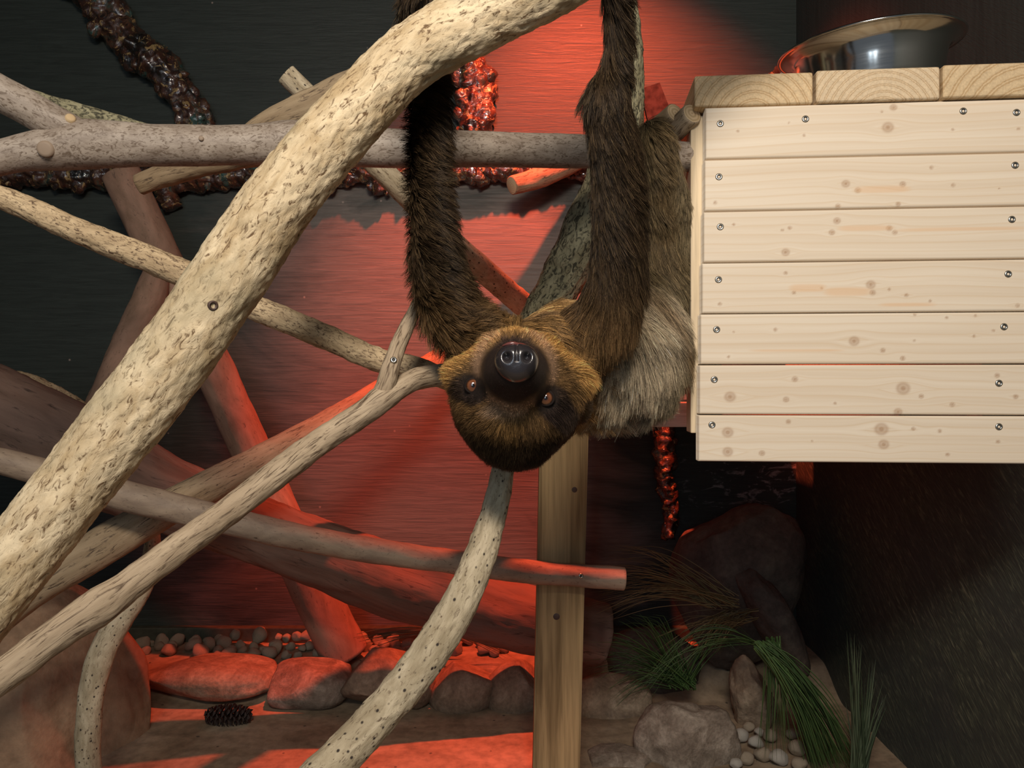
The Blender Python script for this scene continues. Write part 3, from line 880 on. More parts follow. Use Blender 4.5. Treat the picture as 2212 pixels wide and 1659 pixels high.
PLK = [((1500, 1757), (162, 155), (231, 223), (1628, 262)), ((1761, 2027), (150, 140), (222, 214), (1905, 262)), ((2031, 2290), (140, 128), (214, 206), (2215, 275))]
for k, ((xa, xb), (ya, yb2), (yc, yd), (cx, cy)) in enumerate(PLK):
    u0, _ = face_uv(xa, 190); u1, _ = face_uv(xb, 190)
    _, ztop = face_uv((xa + xb) / 2, (ya + yb2) / 2)
    _, zbot = face_uv((xa + xb) / 2, (yc + yd) / 2)
    if k == 0: u1 -= 0.0008
    cu, cz_ = face_uv(cx, cy)
    zb = zz[0] - zz[-1]
    ztop = zb + 0.0395 + 0.0006 * k
    pk = boxmesh('plank', (u0 - cu, -0.006 - 0.003 * k + 0.004, zb + 0.0006 - cz_), (u1 - cu, (0.21, 0.28, 0.28)[k], ztop - cz_), endgrain('end_grain', (30, 40, 24)[k], ((0.66, 0.49, 0.29), (0.66, 0.515, 0.34), (0.63, 0.47, 0.28))[k]), bevel=0.0035, seg=3)
    pk.location = (cu, 0, cz_)
    pk.parent = panel
rb = boxmesh('back_rail', (0.0, 0.16, zz[0] - zz[-1] - 0.05), (plen, 0.195, zz[0] - zz[-1] - 0.001), bt.data.materials[0], bevel=0.002)
rb.parent = panel

# steel bowl
m, nt, b = newmat('bowl_steel')
b.inputs['Base Color'].default_value = (0.72, 0.71, 0.68, 1)
b.inputs['Metallic'].default_value = 1.0
nn = noise_tex(nt, coords(nt, 'obj', scale=(1, 1, 30)), 14, 3)
rr = nt.nodes.new('ShaderNodeMapRange'); rr.inputs[3].default_value = 0.10; rr.inputs[4].default_value = 0.2
nt.links.new(nn, rr.inputs[0]); nt.links.new(rr.outputs[0], b.inputs['Roughness'])
M['bowl'] = m
prof = [(0.0, 0.0), (0.070, 0.0), (0.080, 0.003), (0.086, 0.010), (0.089, 0.024), (0.092, 0.045), (0.095, 0.064), (0.099, 0.072), (0.107, 0.077), (0.1135, 0.0795), (0.1155, 0.0785), (0.1165, 0.0805), (0.1150, 0.0825), (0.108, 0.0805),
        (0.0975, 0.0745), (0.0930, 0.066), (0.090, 0.045), (0.087, 0.024), (0.084, 0.012), (0.078, 0.005), (0.068, 0.002), (0.0, 0.002)]
seg = 96
V = [(r_ * math.cos(2 * math.pi * a / seg), r_ * math.sin(2 * math.pi * a / seg), h_) for (r_, h_) in prof for a in range(seg)]
Fq = [(k * seg + a, k * seg + (a + 1) % seg, (k + 1) * seg + (a + 1) % seg, (k + 1) * seg + a) for k in range(len(prof) - 1) for a in range(seg)]
bowl = link('steel_bowl', mesh_np('steel_bowl', V, Fq), M['bowl'])
bc = P(1880, 0, 1.09)
bowl.location = (bc.x, bc.y, zz[0] + 0.0475)
bowl.rotation_euler = (R(3.5), R(-3.6), 0)
tag(bowl, 'round stainless steel bowl with a wide rim standing on the planks', 'bowl')
bowl.scale = (1.04, 1.04, 0.92)


# ------------------------------------------------------------------ rocks
def rock_mat(name, c1, c2, c3, sc=18, bmp=0.006):
    m, nt, b = newmat(name)
    n1 = noise_tex(nt, coords(nt, 'obj'), sc, 7, 0.65, 0.7)
    n2 = noise_tex(nt, coords(nt, 'obj'), sc * 7, 5, 0.6)
    c = ramp(nt, n1, [(0.3, c1), (0.5, c2), (0.68, c3)])
    c = mixc(nt, 1.0, c, ramp(nt, n2, [(0.3, 0.75), (0.65, 1.12)]), 'MULTIPLY')
    nt.links.new(c, b.inputs['Base Color']); b.inputs['Roughness'].default_value = 0.8
    b.inputs['Specular IOR Level'].default_value = 0.25
    bump(nt, b, mixc(nt, 0.5, n1, n2), 0.7, bmp)
    return m


M['rock'] = rock_mat('rock_brown', (0.14, 0.10, 0.07), (0.24, 0.175, 0.12), (0.36, 0.28, 0.2))
M['rock_grey'] = rock_mat('rock_grey', (0.13, 0.1, 0.075), (0.22, 0.175, 0.135), (0.36, 0.3, 0.24), 24)
M['boulder'] = rock_mat('boulder_clay', (0.20, 0.125, 0.075), (0.31, 0.195, 0.12), (0.36, 0.25, 0.16), 6, 0.008)
M['rock_dark'] = rock_mat('rock_dark', (0.06, 0.045, 0.035), (0.10, 0.075, 0.06), (0.15, 0.12, 0.09), 12)
M['pebble'] = rock_mat('pebble', (0.22, 0.17, 0.12), (0.36, 0.29, 0.21), (0.46, 0.39, 0.3), 30, 0.002)
M['pebble_light'] = rock_mat('pebble_light', (0.34, 0.31, 0.27), (0.46, 0.42, 0.36), (0.6, 0.56, 0.5), 40, 0.002)


def rock_mesh(name, size, seed, sub=4, rough=0.22, facets=5, sq=0.0):
    bm = bmesh.new(); bmesh.ops.create_icosphere(bm, subdivisions=sub, radius=1)
    v = np.array([tuple(x.co) for x in bm.verts])
    if sq: v = np.sign(v) * np.abs(v) ** (1 - sq)
    rnd = random.Random(seed)
    for k in range(facets):
        n = np.array([rnd.gauss(0, 1), rnd.gauss(0, 1), rnd.gauss(0, 1)]); n /= np.linalg.norm(n)
        d = v @ n; lim = rnd.uniform(0.62, 0.85)
        v = v - np.clip(d - lim, 0, None)[:, None] * n * 0.85
    v = v * (1 + rough * fbm(v, 1.3, seed, 4))[:, None]
    v = v * np.array(size)
    me = mesh_np(name, v.tolist(), [[x.index for x in f.verts] for f in bm.faces])
    bm.free()
    return me


def rock(label, px, py, d, size, mat, seed, name='stone', cat='stone', group=None, rot=(0, 0, 0), rough=0.22, sub=5, sq=0.0, facets=5):
    o = link(name, rock_mesh(name, size, seed, sub, rough, facets, sq), mat)
    o.location = P(px, py, d); o.rotation_euler = rot
    tag(o, label, cat, group)
    return o


g_ed = 'stones edging the raised bed'
rock('large smooth brown boulder on the floor at the lower left corner', 60, 1560, 1.62, (0.245, 0.2, 0.29), M['boulder'], 5, 'boulder', 'boulder', rough=0.12, sub=6, facets=3)
rock('long flat edging stone under the gravel, beside the brown boulder', 440, 1462, 1.86, (0.175, 0.085, 0.040), M['rock'], 11, group=g_ed, sq=0.35, rough=0.1, facets=2)
rock('flat grey edging stone left of the speckled curved branch', 665, 1476, 1.845, (0.10, 0.085, 0.048), M['rock_grey'], 12, group=g_ed, sq=0.35, rough=0.08, facets=2)
rock('rounded edging stone crossed by the speckled curved branch', 838, 1468, 1.82, (0.115, 0.085, 0.072), M['rock'], 13, group=g_ed, rough=0.1, rot=(0, R(8), 0))
rock('rounded brown edging stone right of the speckled curved branch', 1000, 1490, 1.83, (0.085, 0.075, 0.068), M['rock'], 14, group=g_ed, rough=0.1)
rock('edging stone touching the left side of the square post', 1120, 1502, 1.83, (0.082, 0.075, 0.08), M['rock'], 15, group=g_ed, rough=0.1)
rock('edging stone in shade touching the right side of the square post', 1315, 1520, 1.80, (0.105, 0.085, 0.065), M['rock'], 16, group=g_ed, rough=0.1)
rock('rough brown rock with pale veins in front of the grass tuft', 1490, 1605, 1.57, (0.102, 0.085, 0.10), M['rock_grey'], 18, 'rock', 'rock', rough=0.3, facets=8)
rock('upright brown rock between the grass tuft and the hanging bunch of grass', 1625, 1515, 1.72, (0.05, 0.05, 0.095), M['rock'], 19, 'rock', 'rock', rough=0.3, rot=(0, R(-12), 0), facets=8)
rock('large dark slanting rock against the back wall below the panel', 1588, 1255, 1.90, (0.165, 0.11, 0.215), M['rock_dark'], 21, 'rock', 'rock', rough=0.15, rot=(0, R(22), 0), sub=6)
rock('long dark rib of rock slanting down right of the large dark rock', 1665, 1330, 1.80, (0.045, 0.05, 0.17), M['rock_dark'], 22, 'rock', 'rock', rough=0.2, rot=(0, R(-28), 0))
rock('low pale slab of stone on the floor right of the square post', 1345, 1640, 1.55, (0.075, 0.06, 0.02), M['rock_grey'], 23, group=None, rough=0.15)
rock('dark rock at the foot of the back wall behind the grass tuft', 1400, 1440, 1.93, (0.14, 0.09, 0.09), M['rock_dark'], 24, 'rock', 'rock', rough=0.2)

rnd = random.Random(4)
peb = [rock_mesh('pebble', (1, 0.85, 0.8), 100 + k, 3, 0.2, 4) for k in range(6)]
for me in peb: me.materials.append(M['pebble']); me.shade_smooth()
cnt = 0
rows_ = [(1370, 2.045), (1388, 2.01), (1404, 1.975), (1420, 1.945)]
for row, (yy, dd) in enumerate(rows_):
    x = 300 + row * 7
    while x < 1135:
        s = rnd.uniform(0.012, 0.024)
        if rnd.random() < (0.85 if row < 3 else 0.4):
            o = bpy.data.objects.new('pebble', peb[rnd.randrange(6)])
            COL.objects.link(o)
            q = P(x, yy, dd + rnd.uniform(-0.012, 0.012))
            o.location = (q.x, q.y, float(floor_h(np.array([q.x]), np.array([q.y]))[0]) + s * 0.62 + (0.016 if row == 0 and 480 < x < 760 else 0.0))
            o.scale = (s, s, s * rnd.uniform(0.8, 1.15)); o.rotation_euler = (rnd.uniform(-1, 1), rnd.uniform(-1, 1), rnd.uniform(0, 6))
            tag(o, 'small rounded pebble in the gravel strip along the back wall', 'pebble', 'gravel strip along the back wall')
            cnt += 1
        x += s * 2 / dd * F * rnd.uniform(0.85, 1.1)
pb2 = [(1573, 1612, 12, 1), (1600, 1590, 17, 1), (1618, 1570, 13, 0), (1632, 1605, 19, 1), (1648, 1632, 20, 0), (1682, 1640, 21, 1), (1612, 1640, 17, 0), (1590, 1650, 15, 1), (1722, 1618, 20, 0), (1712, 1585, 15, 0), (1662, 1590, 16, 0), (1728, 1652, 17, 0), (1563, 1592, 12, 1), (1640, 1580, 12, 1)]
for k, (x, y, r_, li) in enumerate(pb2):
    o = bpy.data.objects.new('pebble', rock_mesh('pebble', (1, 0.85, 0.85), 300 + k, 3, 0.22, 5))
    o.data.materials.append(M['pebble_light'] if li else M['pebble']); o.data.shade_smooth()
    COL.objects.link(o)
    d = 0.75 / ((y - 829.5) / F) * 0.985
    q = P(x, y, d); s = r_ / F * d
    o.location = (q.x, q.y, s * 0.55 + 0.004); o.scale = (s, s, s)
    tag(o, 'loose rounded pebble on the floor between the veined rock and the bunch of grass', 'pebble', 'pebbles beside the veined rock')

# pine cone lying below the long flat stone
m_c = simple('pine_cone', (0.035, 0.022, 0.018), 0.6, var=0.4)
V, Fc = [], []
cc = P(490, 1512, 1.70)
fz_ = float(floor_h(np.array([cc.x]), np.array([cc.y]))[0])
cc.z = fz_ + 0.018
ns = 110
for k in range(ns):
    t = (k + 0.5) / ns
    a = k * 2.399963
    rad = 0.021 * math.sin(math.pi * (0.12 + 0.82 * t)) ** 0.7
    ctr = Vector((-0.05 + 0.10 * t, 0, 0))
    out = Vector((0.35, math.cos(a), math.sin(a))).normalized()
    side = Vector((0, -math.sin(a), math.cos(a)))
    up = Vector((1, 0, 0))
    b0 = ctr + out * rad * 0.2; tip = ctr + out * (rad + 0.004)
    w_ = 0.0055
    pts = [b0 - side * w_ * 0.4, b0 + side * w_ * 0.4, tip + side * w_, tip - side * w_, tip + up * 0.004 + out * 0.002]
    o = len(V)
    V += [tuple(cc + p_) for p_ in pts] + [tuple(cc + p_ - up * 0.0015) for p_ in pts[:4]]
    Fc += [(o, o + 1, o + 2, o + 3), (o + 3, o + 2, o + 4), (o + 5, o + 8, o + 7, o + 6), (o + 1, o + 6, o + 7, o + 2), (o, o + 3, o + 8, o + 5), (o + 2, o + 7, o + 4), (o + 3, o + 4, o + 8), (o + 7, o + 8, o + 4)]
pc = link('pine_cone', mesh_np('pine_cone', V, Fc), m_c, smooth=False)
tag(pc, 'dark pine cone lying on the floor below the long flat edging stone', 'pine cone')


# ------------------------------------------------------------------ grasses
def grass_mat(name, c1, c2):
    m, nt, b = newmat(name)
    a = nt.nodes.new('ShaderNodeAttribute'); a.attribute_name = 'tint'
    nt.links.new(ramp(nt, a.outputs['Fac'], [(0.0, c1), (1.0, c2)]), b.inputs['Base Color'])
    b.inputs['Roughness'].default_value = 0.45
    return m


M['grass'] = grass_mat('grass_blades', (0.022, 0.048, 0.013), (0.08, 0.14, 0.04))
M['grass_grey'] = grass_mat('grass_blades_pale', (0.035, 0.055, 0.028), (0.10, 0.13, 0.075))
M['grass_dry'] = grass_mat('grass_blades_dry', (0.10, 0.07, 0.03), (0.28, 0.20, 0.09))


def tuft(label, blades, mat, name='grass_tuft'):
    """blades: list of (control points [Vector...], width)"""
    V, Fc, T = [], [], []
    for (pts, w_, tint) in blades:
        rows = [(p.x, p.y, p.z, w_ * (1 - (i / (len(pts) - 1)) ** 1.6) + 0.0001) for i, p in enumerate(pts)]
        C = catmull(rows, 0.02)
        tg = np.gradient(C[:, :3], axis=0)
        o = len(V)
        for i in range(len(C)):
            t = Vector(tg[i]).normalized()
            s = t.cross(Vector((0.25, 1, 0.3))).normalized()
            nrm = s.cross(t).normalized()
            c = Vector(C[i, :3]); w = C[i, 3]
            V += [tuple(c - s * w), tuple(c + nrm * w * 0.5), tuple(c + s * w), tuple(c + nrm * w * 0.2)]
            T += [tint] * 4
        for i in range(len(C) - 1):
            a = o + i * 4
            for q in range(4):
                r_ = (q + 1) % 4
                Fc.append((a + q, a + r_, a + 4 + r_, a + 4 + q))
    me = mesh_np(name, V, Fc)
    at = me.attributes.new('tint', 'FLOAT', 'POINT'); at.data.foreach_set('value', np.array(T, dtype=np.float32))
    o = link(name, me, mat)
    tag(o, label, 'grass', kind='thing')
    return o


def fan(base, tips, n, rnd, d0, spread=14, lift=60, w=0.0016, dj=0.08):
    """n blades from around base (px) to points along the tips polyline (px), arching up in between"""
    out = []
    for k in range(n):
        t = rnd.random() * (len(tips) - 1)
        i = int(t); f = t - i
        tx = tips[i][0] * (1 - f) + tips[min(i + 1, len(tips) - 1)][0] * f + rnd.uniform(-14, 14)
        ty = tips[i][1] * (1 - f) + tips[min(i + 1, len(tips) - 1)][1] * f + rnd.uniform(-14, 14)
        bx, by = base[0] + rnd.uniform(-spread, spread), base[1] + rnd.uniform(-spread * 0.4, spread * 0.4)
        dt = d0 + rnd.uniform(-dj, dj)
        l = lift * rnd.uniform(0.5, 1.3)
        pts = [P(bx, by, d0), P(bx * 0.7 + tx * 0.3, by * 0.7 + ty * 0.3 - l * 0.8, d0 * 0.7 + dt * 0.3), P(bx * 0.35 + tx * 0.65, by * 0.35 + ty * 0.65 - l, d0 * 0.35 + dt * 0.65), P(tx, ty, dt)]
        out.append((pts, w * rnd.uniform(0.7, 1.2), rnd.random()))
    return out


rnd = random.Random(7)
tuft('loose tuft of long green grass blades right of the square post', fan((1475, 1480), [(1265, 1375), (1262, 1410), (1275, 1460), (1330, 1530), (1345, 1330), (1430, 1340)], 80, rnd, 1.72, 30, 36, 0.0016) +
     fan((1475, 1480), [(1640, 1405), (1610, 1395), (1560, 1420)], 14, rnd, 1.72, 20, 60, 0.0016), M['grass'])
tuft('thick bunch of long dark green grass falling to the bottom edge beside the right wall', fan((1650, 1392), [(1760, 1700), (1800, 1690), (1840, 1680), (1868, 1660)], 190, rnd, 1.50, 22, 44, 0.0017, 0.05) +
     fan((1670, 1380), [(1640, 1640), (1690, 1640), (1720, 1600)], 24, rnd, 1.52, 16, 20, 0.0014, 0.05) + fan((1640, 1390), [(1400, 1530), (1330, 1500), (1450, 1470)], 14, rnd, 1.55, 12, 70, 0.0013), M['grass'])
tuft('pale upright grass blades at the foot of the right wall', fan((1852, 1680), [(1848, 1400), (1835, 1372), (1895, 1440), (1868, 1500), (1915, 1515), (1880, 1420), (1820, 1520)], 40, rnd, 1.45, 16, 8, 0.0024, 0.04), M['grass_grey'])
tuft('dim brownish grass lying in front of the dark slanting rock', fan((1560, 1300), [(1268, 1300), (1275, 1240), (1330, 1180), (1360, 1290), (1300, 1340), (1290, 1270)], 70, rnd, 1.68, 40, 30, 0.0012) +
     fan((1600, 1330), [(1420, 1400), (1500, 1420), (1560, 1400), (1380, 1360)], 50, rnd, 1.68, 40, 20, 0.0012), M['grass_dry'])
tuft('dry red-lit grass stalks lying on the gravel behind the speckled curved branch', fan((1000, 1368), [(755, 1398), (745, 1385), (790, 1380), (800, 1400)], 20, rnd, 1.93, 6, 14, 0.0018, 0.03) +
     fan((960, 1362), [(1085, 1400), (1100, 1412), (1110, 1425)], 12, rnd, 1.90, 6, 6, 0.0018, 0.02), M['grass_dry'])


# ------------------------------------------------------------------ the sloth
def pw(x, y, d, r):
    p = P(x, y, d)
    return (np.array([p.x, p.y, p.z]), r / F * d)


# chains of balls: (px, py, distance, radius px)
CH = {
    'larm': [(948, -44, 0.700, 30), (918, -14, 0.735, 40), (912, 30, 0.755, 42), (916, 110, 0.757, 40), (925, 200, 0.752, 38), (924, 300, 0.752, 39), (926, 400, 0.752, 41), (936, 500, 0.755, 47), (948, 590, 0.765, 54), (975, 665, 0.78, 60), (1040, 735, 0.80, 64), (1130, 765, 0.82, 70)],
    'rarm': [(1318, -110, 0.655, 30), (1330, -70, 0.66, 30), (1332, 0, 0.68, 29), (1336, 80, 0.695, 28), (1334, 145, 0.705, 31), (1311, 215, 0.715, 49), (1324, 285, 0.725, 49), (1336, 380, 0.745, 52), (1340, 500, 0.765, 54), (1335, 600, 0.785, 60), (1310, 680, 0.80, 66), (1250, 735, 0.82, 72)],
    'torso': [(1130, 765, 0.83, 66), (1215, 745, 0.86, 84), (1285, 775, 0.92, 120), (1348, 775, 0.98, 124), (1385, 690, 1.03, 98)],
    'leg': [(1385, 690, 1.03, 92), (1432, 600, 1.035, 66), (1440, 500, 1.02, 54), (1432, 400, 0.985, 44), (1416, 310, 0.955, 34), (1408, 288, 0.975, 30)],
    'thigh': [(1380, 720, 1.06, 80), (1450, 730, 1.07, 52), (1476, 640, 1.08, 40), (1478, 520, 1.08, 34)],
    'head': [(1116, 852, 0.765, 146), (1112, 900, 0.765, 116), (1108, 935, 0.76, 74)],
    'cheek_l': [(1015, 815, 0.745, 50), (1080, 800, 0.74, 70)],
    'cheek_r': [(1236, 876, 0.785, 42), (1222, 828, 0.755, 54), (1150, 800, 0.74, 70)],
    'muzzle': [(1114, 820, 0.72, 84), (1114, 806, 0.685, 66), (1114, 798, 0.668, 54)],
    'neck': [(1120, 830, 0.79, 90), (1180, 770, 0.82, 92)],
}
segs = []       # (a, b, ra, rb, region)
bm = bmesh.new()
for nm, ch in CH.items():
    pts = [pw(*q) for q in ch]
    for (a, ra), (b2, rb) in zip(pts[:-1], pts[1:]):
        segs.append((a, b2, ra, rb, nm))
        n = max(2, int(np.linalg.norm(b2 - a) / 0.008))
        for k in range(n + 1):
            t = k / n
            c = a * (1 - t) + b2 * t; r_ = ra * (1 - t) + rb * t
            bmesh.ops.create_icosphere(bm, subdivisions=2, radius=r_, matrix=Matrix.Translation(Vector(c)))
me = bpy.data.meshes.new('body_raw')
bm.to_mesh(me); bm.free()
raw = bpy.data.objects.new('body_raw', me); COL.objects.link(raw)
md = raw.modifiers.new('remesh', 'REMESH'); md.mode = 'VOXEL'; md.voxel_size = 0.0035; md.use_smooth_shade = True
md = raw.modifiers.new('smooth', 'SMOOTH'); md.iterations = 14; md.factor = 0.6
bpy.context.view_layer.update()
dg = bpy.context.evaluated_depsgraph_get()
body_me = bpy.data.meshes.new_from_object(raw.evaluated_get(dg))
bpy.data.objects.remove(raw)
body_me.name = 'body'

sloth_root = P(1330, 760, 0.95)
sloth = empty('sloth', sloth_root, 'brown two-toed sloth hanging upside down from the cream branch with its face to the viewer', 'sloth')

# eye sockets and a slight stop above the muzzle are pressed in
nv = len(body_me.vertices)
BV = np.empty(nv * 3); body_me.vertices.foreach_get('co', BV); BV = BV.reshape(-1, 3)
EYES = ((1022, 833, 13.5), (1179, 860, 12.5))
dg = bpy.context.evaluated_depsgraph_get()
bvh = BVHTree.FromPolygons([Vector(v) for v in BV], [tuple(p.vertices) for p in body_me.polygons])
def hit(x, y):
    o = Vector((0, 0, CZ)); return bvh.ray_cast(o, (P(x, y, 1) - o).normalized())
eye_hit = []
for (x, y, r_) in EYES:
    h = hit(x, y)
    e = np.array(h[0]); eye_hit.append(Vector(e))
    d = np.linalg.norm(BV - e, axis=1)
    BV += np.array([0, 1, 0]) * (0.0045 * np.exp(-(d / 0.012) ** 2))[:, None]
body_me.vertices.foreach_set('co', BV.ravel()); body_me.update()


def colours(p, jit=None):
    """fur colour at 3D root points (n,3): patches of the coat of a two-toed sloth, plus painted hip shading"""
    n = len(p)
    x = p[:, 0] / p[:, 1] * F + 1106; y = 829.5 - (p[:, 2] - CZ) / p[:, 1] * F
    q = p
    nz = fbm(q, 60, 3, 3)
    nz2 = fbm(q, 18, 9, 2)
    reg = region(p)
    col = np.zeros((n, 3))
    dark = np.array([0.025, 0.0155, 0.0085]); brown = np.array([0.11, 0.062, 0.026]); gold = np.array([0.50, 0.275, 0.09]); tan = np.array([0.36, 0.24, 0.155])
    grey = np.array([0.33, 0.265, 0.18]); black = np.array([0.018, 0.012, 0.010]); olive = np.array([0.145, 0.11, 0.06])

    def mix(a, b_, t):
        t = np.clip(t, 0, 1)[:, None]
        return a * (1 - t) + b_ * t
    ss = lambda t: np.clip(t, 0, 1) ** 2 * (3 - 2 * np.clip(t, 0, 1))
    # limbs
    base = np.tile(dark, (n, 1))
    c = base * (1 + 0.3 * nz[:, None])
    # upper arm and shoulder get browner towards the chest
    arm = (reg == 'larm') | (reg == 'rarm')
    ca = mix(c, brown, ss((y - 560) / 160) * 0.75)
    ca = mix(ca, gold * 0.62, ss((y - 680) / 60) * ss(1 - np.abs(x - 1160) / 170))
    col[arm] = ca[arm]
    # torso
    ct = np.tile(olive * 0.8, (n, 1))
    ct = mix(ct, grey, ss((y - 600) / 70 + nz2 * 0.8) * ss((1475 - x) / 70 + nz2 * 0.6))
    ct = mix(ct, gold * 0.6, ss((1330 - x) / 70) * ss((y - 640) / 40) * 0.9)
    ct = mix(ct, brown * 0.9, ss(1 - np.abs((x - 1400) - (y - 640) * 0.75) / 34.0) * ss((y - 600) / 40) * ss((830 - y) / 40) * 0.7)  # diagonal hip crease: its shading is painted into the fur colour
    ct = mix(ct, brown * 0.8, ss(1 - np.abs(x - 1425) / 60) * ss((640 - y) / 120) * 0.4)
    tor = np.isin(reg, ['torso', 'neck', 'leg', 'thigh'])
    col[tor] = ct[tor]
    nk = reg == 'neck'
    cn = mix(np.tile(gold * 0.75, (n, 1)), brown, ss(0.7 + nz))
    col[nk] = cn[nk]
    # head
    hd = np.isin(reg, ['head', 'cheek_l', 'cheek_r', 'muzzle'])
    back_ = ss((p[:, 1] - 0.765) / 0.02)
    ex = (x - 1114) / 165; ey = (y - 848) / 132
    rr = np.sqrt(ex ** 2 + ey ** 2)
    ch = np.tile(brown, (n, 1)) * 1.1
    # golden band round the face on the chin side
    band = ss((1 - np.abs(rr - 0.95) / 0.22) * 1.4) * ss((852 - y) / 30 + 0.25)
    ch = mix(ch, gold, band * 0.95)
    # warm tan near the muzzle
    mr = np.sqrt(((x - 1112) / 74) ** 2 + ((y - 797) / 72) ** 2)
    ch = mix(ch, tan * np.array([1.05, 0.95, 0.9]), ss(1 - np.abs(mr - 1.10) / 0.20) * ss(np.abs(x - 1112) / 50) * 0.8)
    ch = mix(ch, tan * 0.9, ss((1 - np.sqrt(((x - 1094) / 56) ** 2 + ((y - 884) / 24) ** 2)) * 2) * 0.9)
    # forehead and crown
    fy = y + (np.abs(x - 1110)) * 0.18
    ch = mix(ch, brown * 0.85, ss((fy - 890) / 40))
    ch = mix(ch, gold * 0.4, ss(1 - np.sqrt(((x - 1105) / 75) ** 2 + ((y - 915) / 45) ** 2)) * 0.5 * (nz > -0.1))
    ch = mix(ch, dark * 0.6, ss((fy - 905) / 55))
    # muzzle and eye patches
    ch = mix(ch, black * (2.3 - 0.8 * ss((y - 800) / 50))[:, None] * np.array([1, 0.95, 0.95]), ss((1.08 + 0.14 * nz - mr) / 0.22))
    for (cx, cy, rx, ry) in ((1016, 838, 36, 31), (1028, 852, 26, 24), (1192, 868, 36, 38), (1212, 890, 34, 30)):
        er = np.sqrt(((x - cx) / rx) ** 2 + ((y - cy) / ry) ** 2)
        ch = mix(ch, black * 1.3, ss((1.12 - er) / 0.3) * 0.92)
    ch = mix(ch, dark, back_ * ss((y - 850) / 40))
    col[hd] = ch[hd]
    col = col * (1 + 0.18 * nz)[:, None]
    return np.clip(col, 0.004, 1), reg, x, y


def region(p):
    best = np.full(len(p), 1e9); reg = np.empty(len(p), dtype=object)
    for (a, b2, ra, rb, nm) in segs:
        ab = b2 - a
        t = np.clip(((p - a) @ ab) / (ab @ ab), 0, 1)
        d = np.linalg.norm(p - (a + t[:, None] * ab), axis=1) - (ra + (rb - ra) * t)
        if nm in ('larm', 'rarm'): d = d + 0.002
        m_ = d < best
        best[m_] = d[m_]; reg[m_] = nm
    return reg


def arm_dir(p, name):
    """direction along a limb from the hand towards the shoulder"""
    best = np.full(len(p), 1e9); out = np.zeros((len(p), 3))
    for (a, b2, ra, rb, nm) in segs:
        if nm != name: continue
        ab = b2 - a
        t = np.clip(((p - a) @ ab) / (ab @ ab), 0, 1)
        d = np.linalg.norm(p - (a + t[:, None] * ab), axis=1)
        m_ = d < best
        best[m_] = d[m_]; out[m_] = ab / np.linalg.norm(ab)
    return out


vc, _, _, _ = colours(BV)
ca = body_me.color_attributes.new('skin', 'FLOAT_COLOR', 'POINT')
ca.data.foreach_set('color', np.concatenate([vc * 0.55, np.ones((nv, 1))], 1).astype(np.float32).ravel())
m, nt, b = newmat('sloth_skin')
a = nt.nodes.new('ShaderNodeAttribute'); a.attribute_name = 'skin'
sn = noise_tex(nt, coords(nt, 'obj'), 300, 3)
nt.links.new(mixc(nt, 1.0, a.outputs['Color'], ramp(nt, sn, [(0.3, 0.7), (0.7, 1.2)]), 'MULTIPLY'), b.inputs['Base Color'])
b.inputs['Roughness'].default_value = 0.7; b.inputs['Specular IOR Level'].default_value = 0.2
M['skin'] = m
body = link('body', body_me, M['skin'])
child(body, sloth)


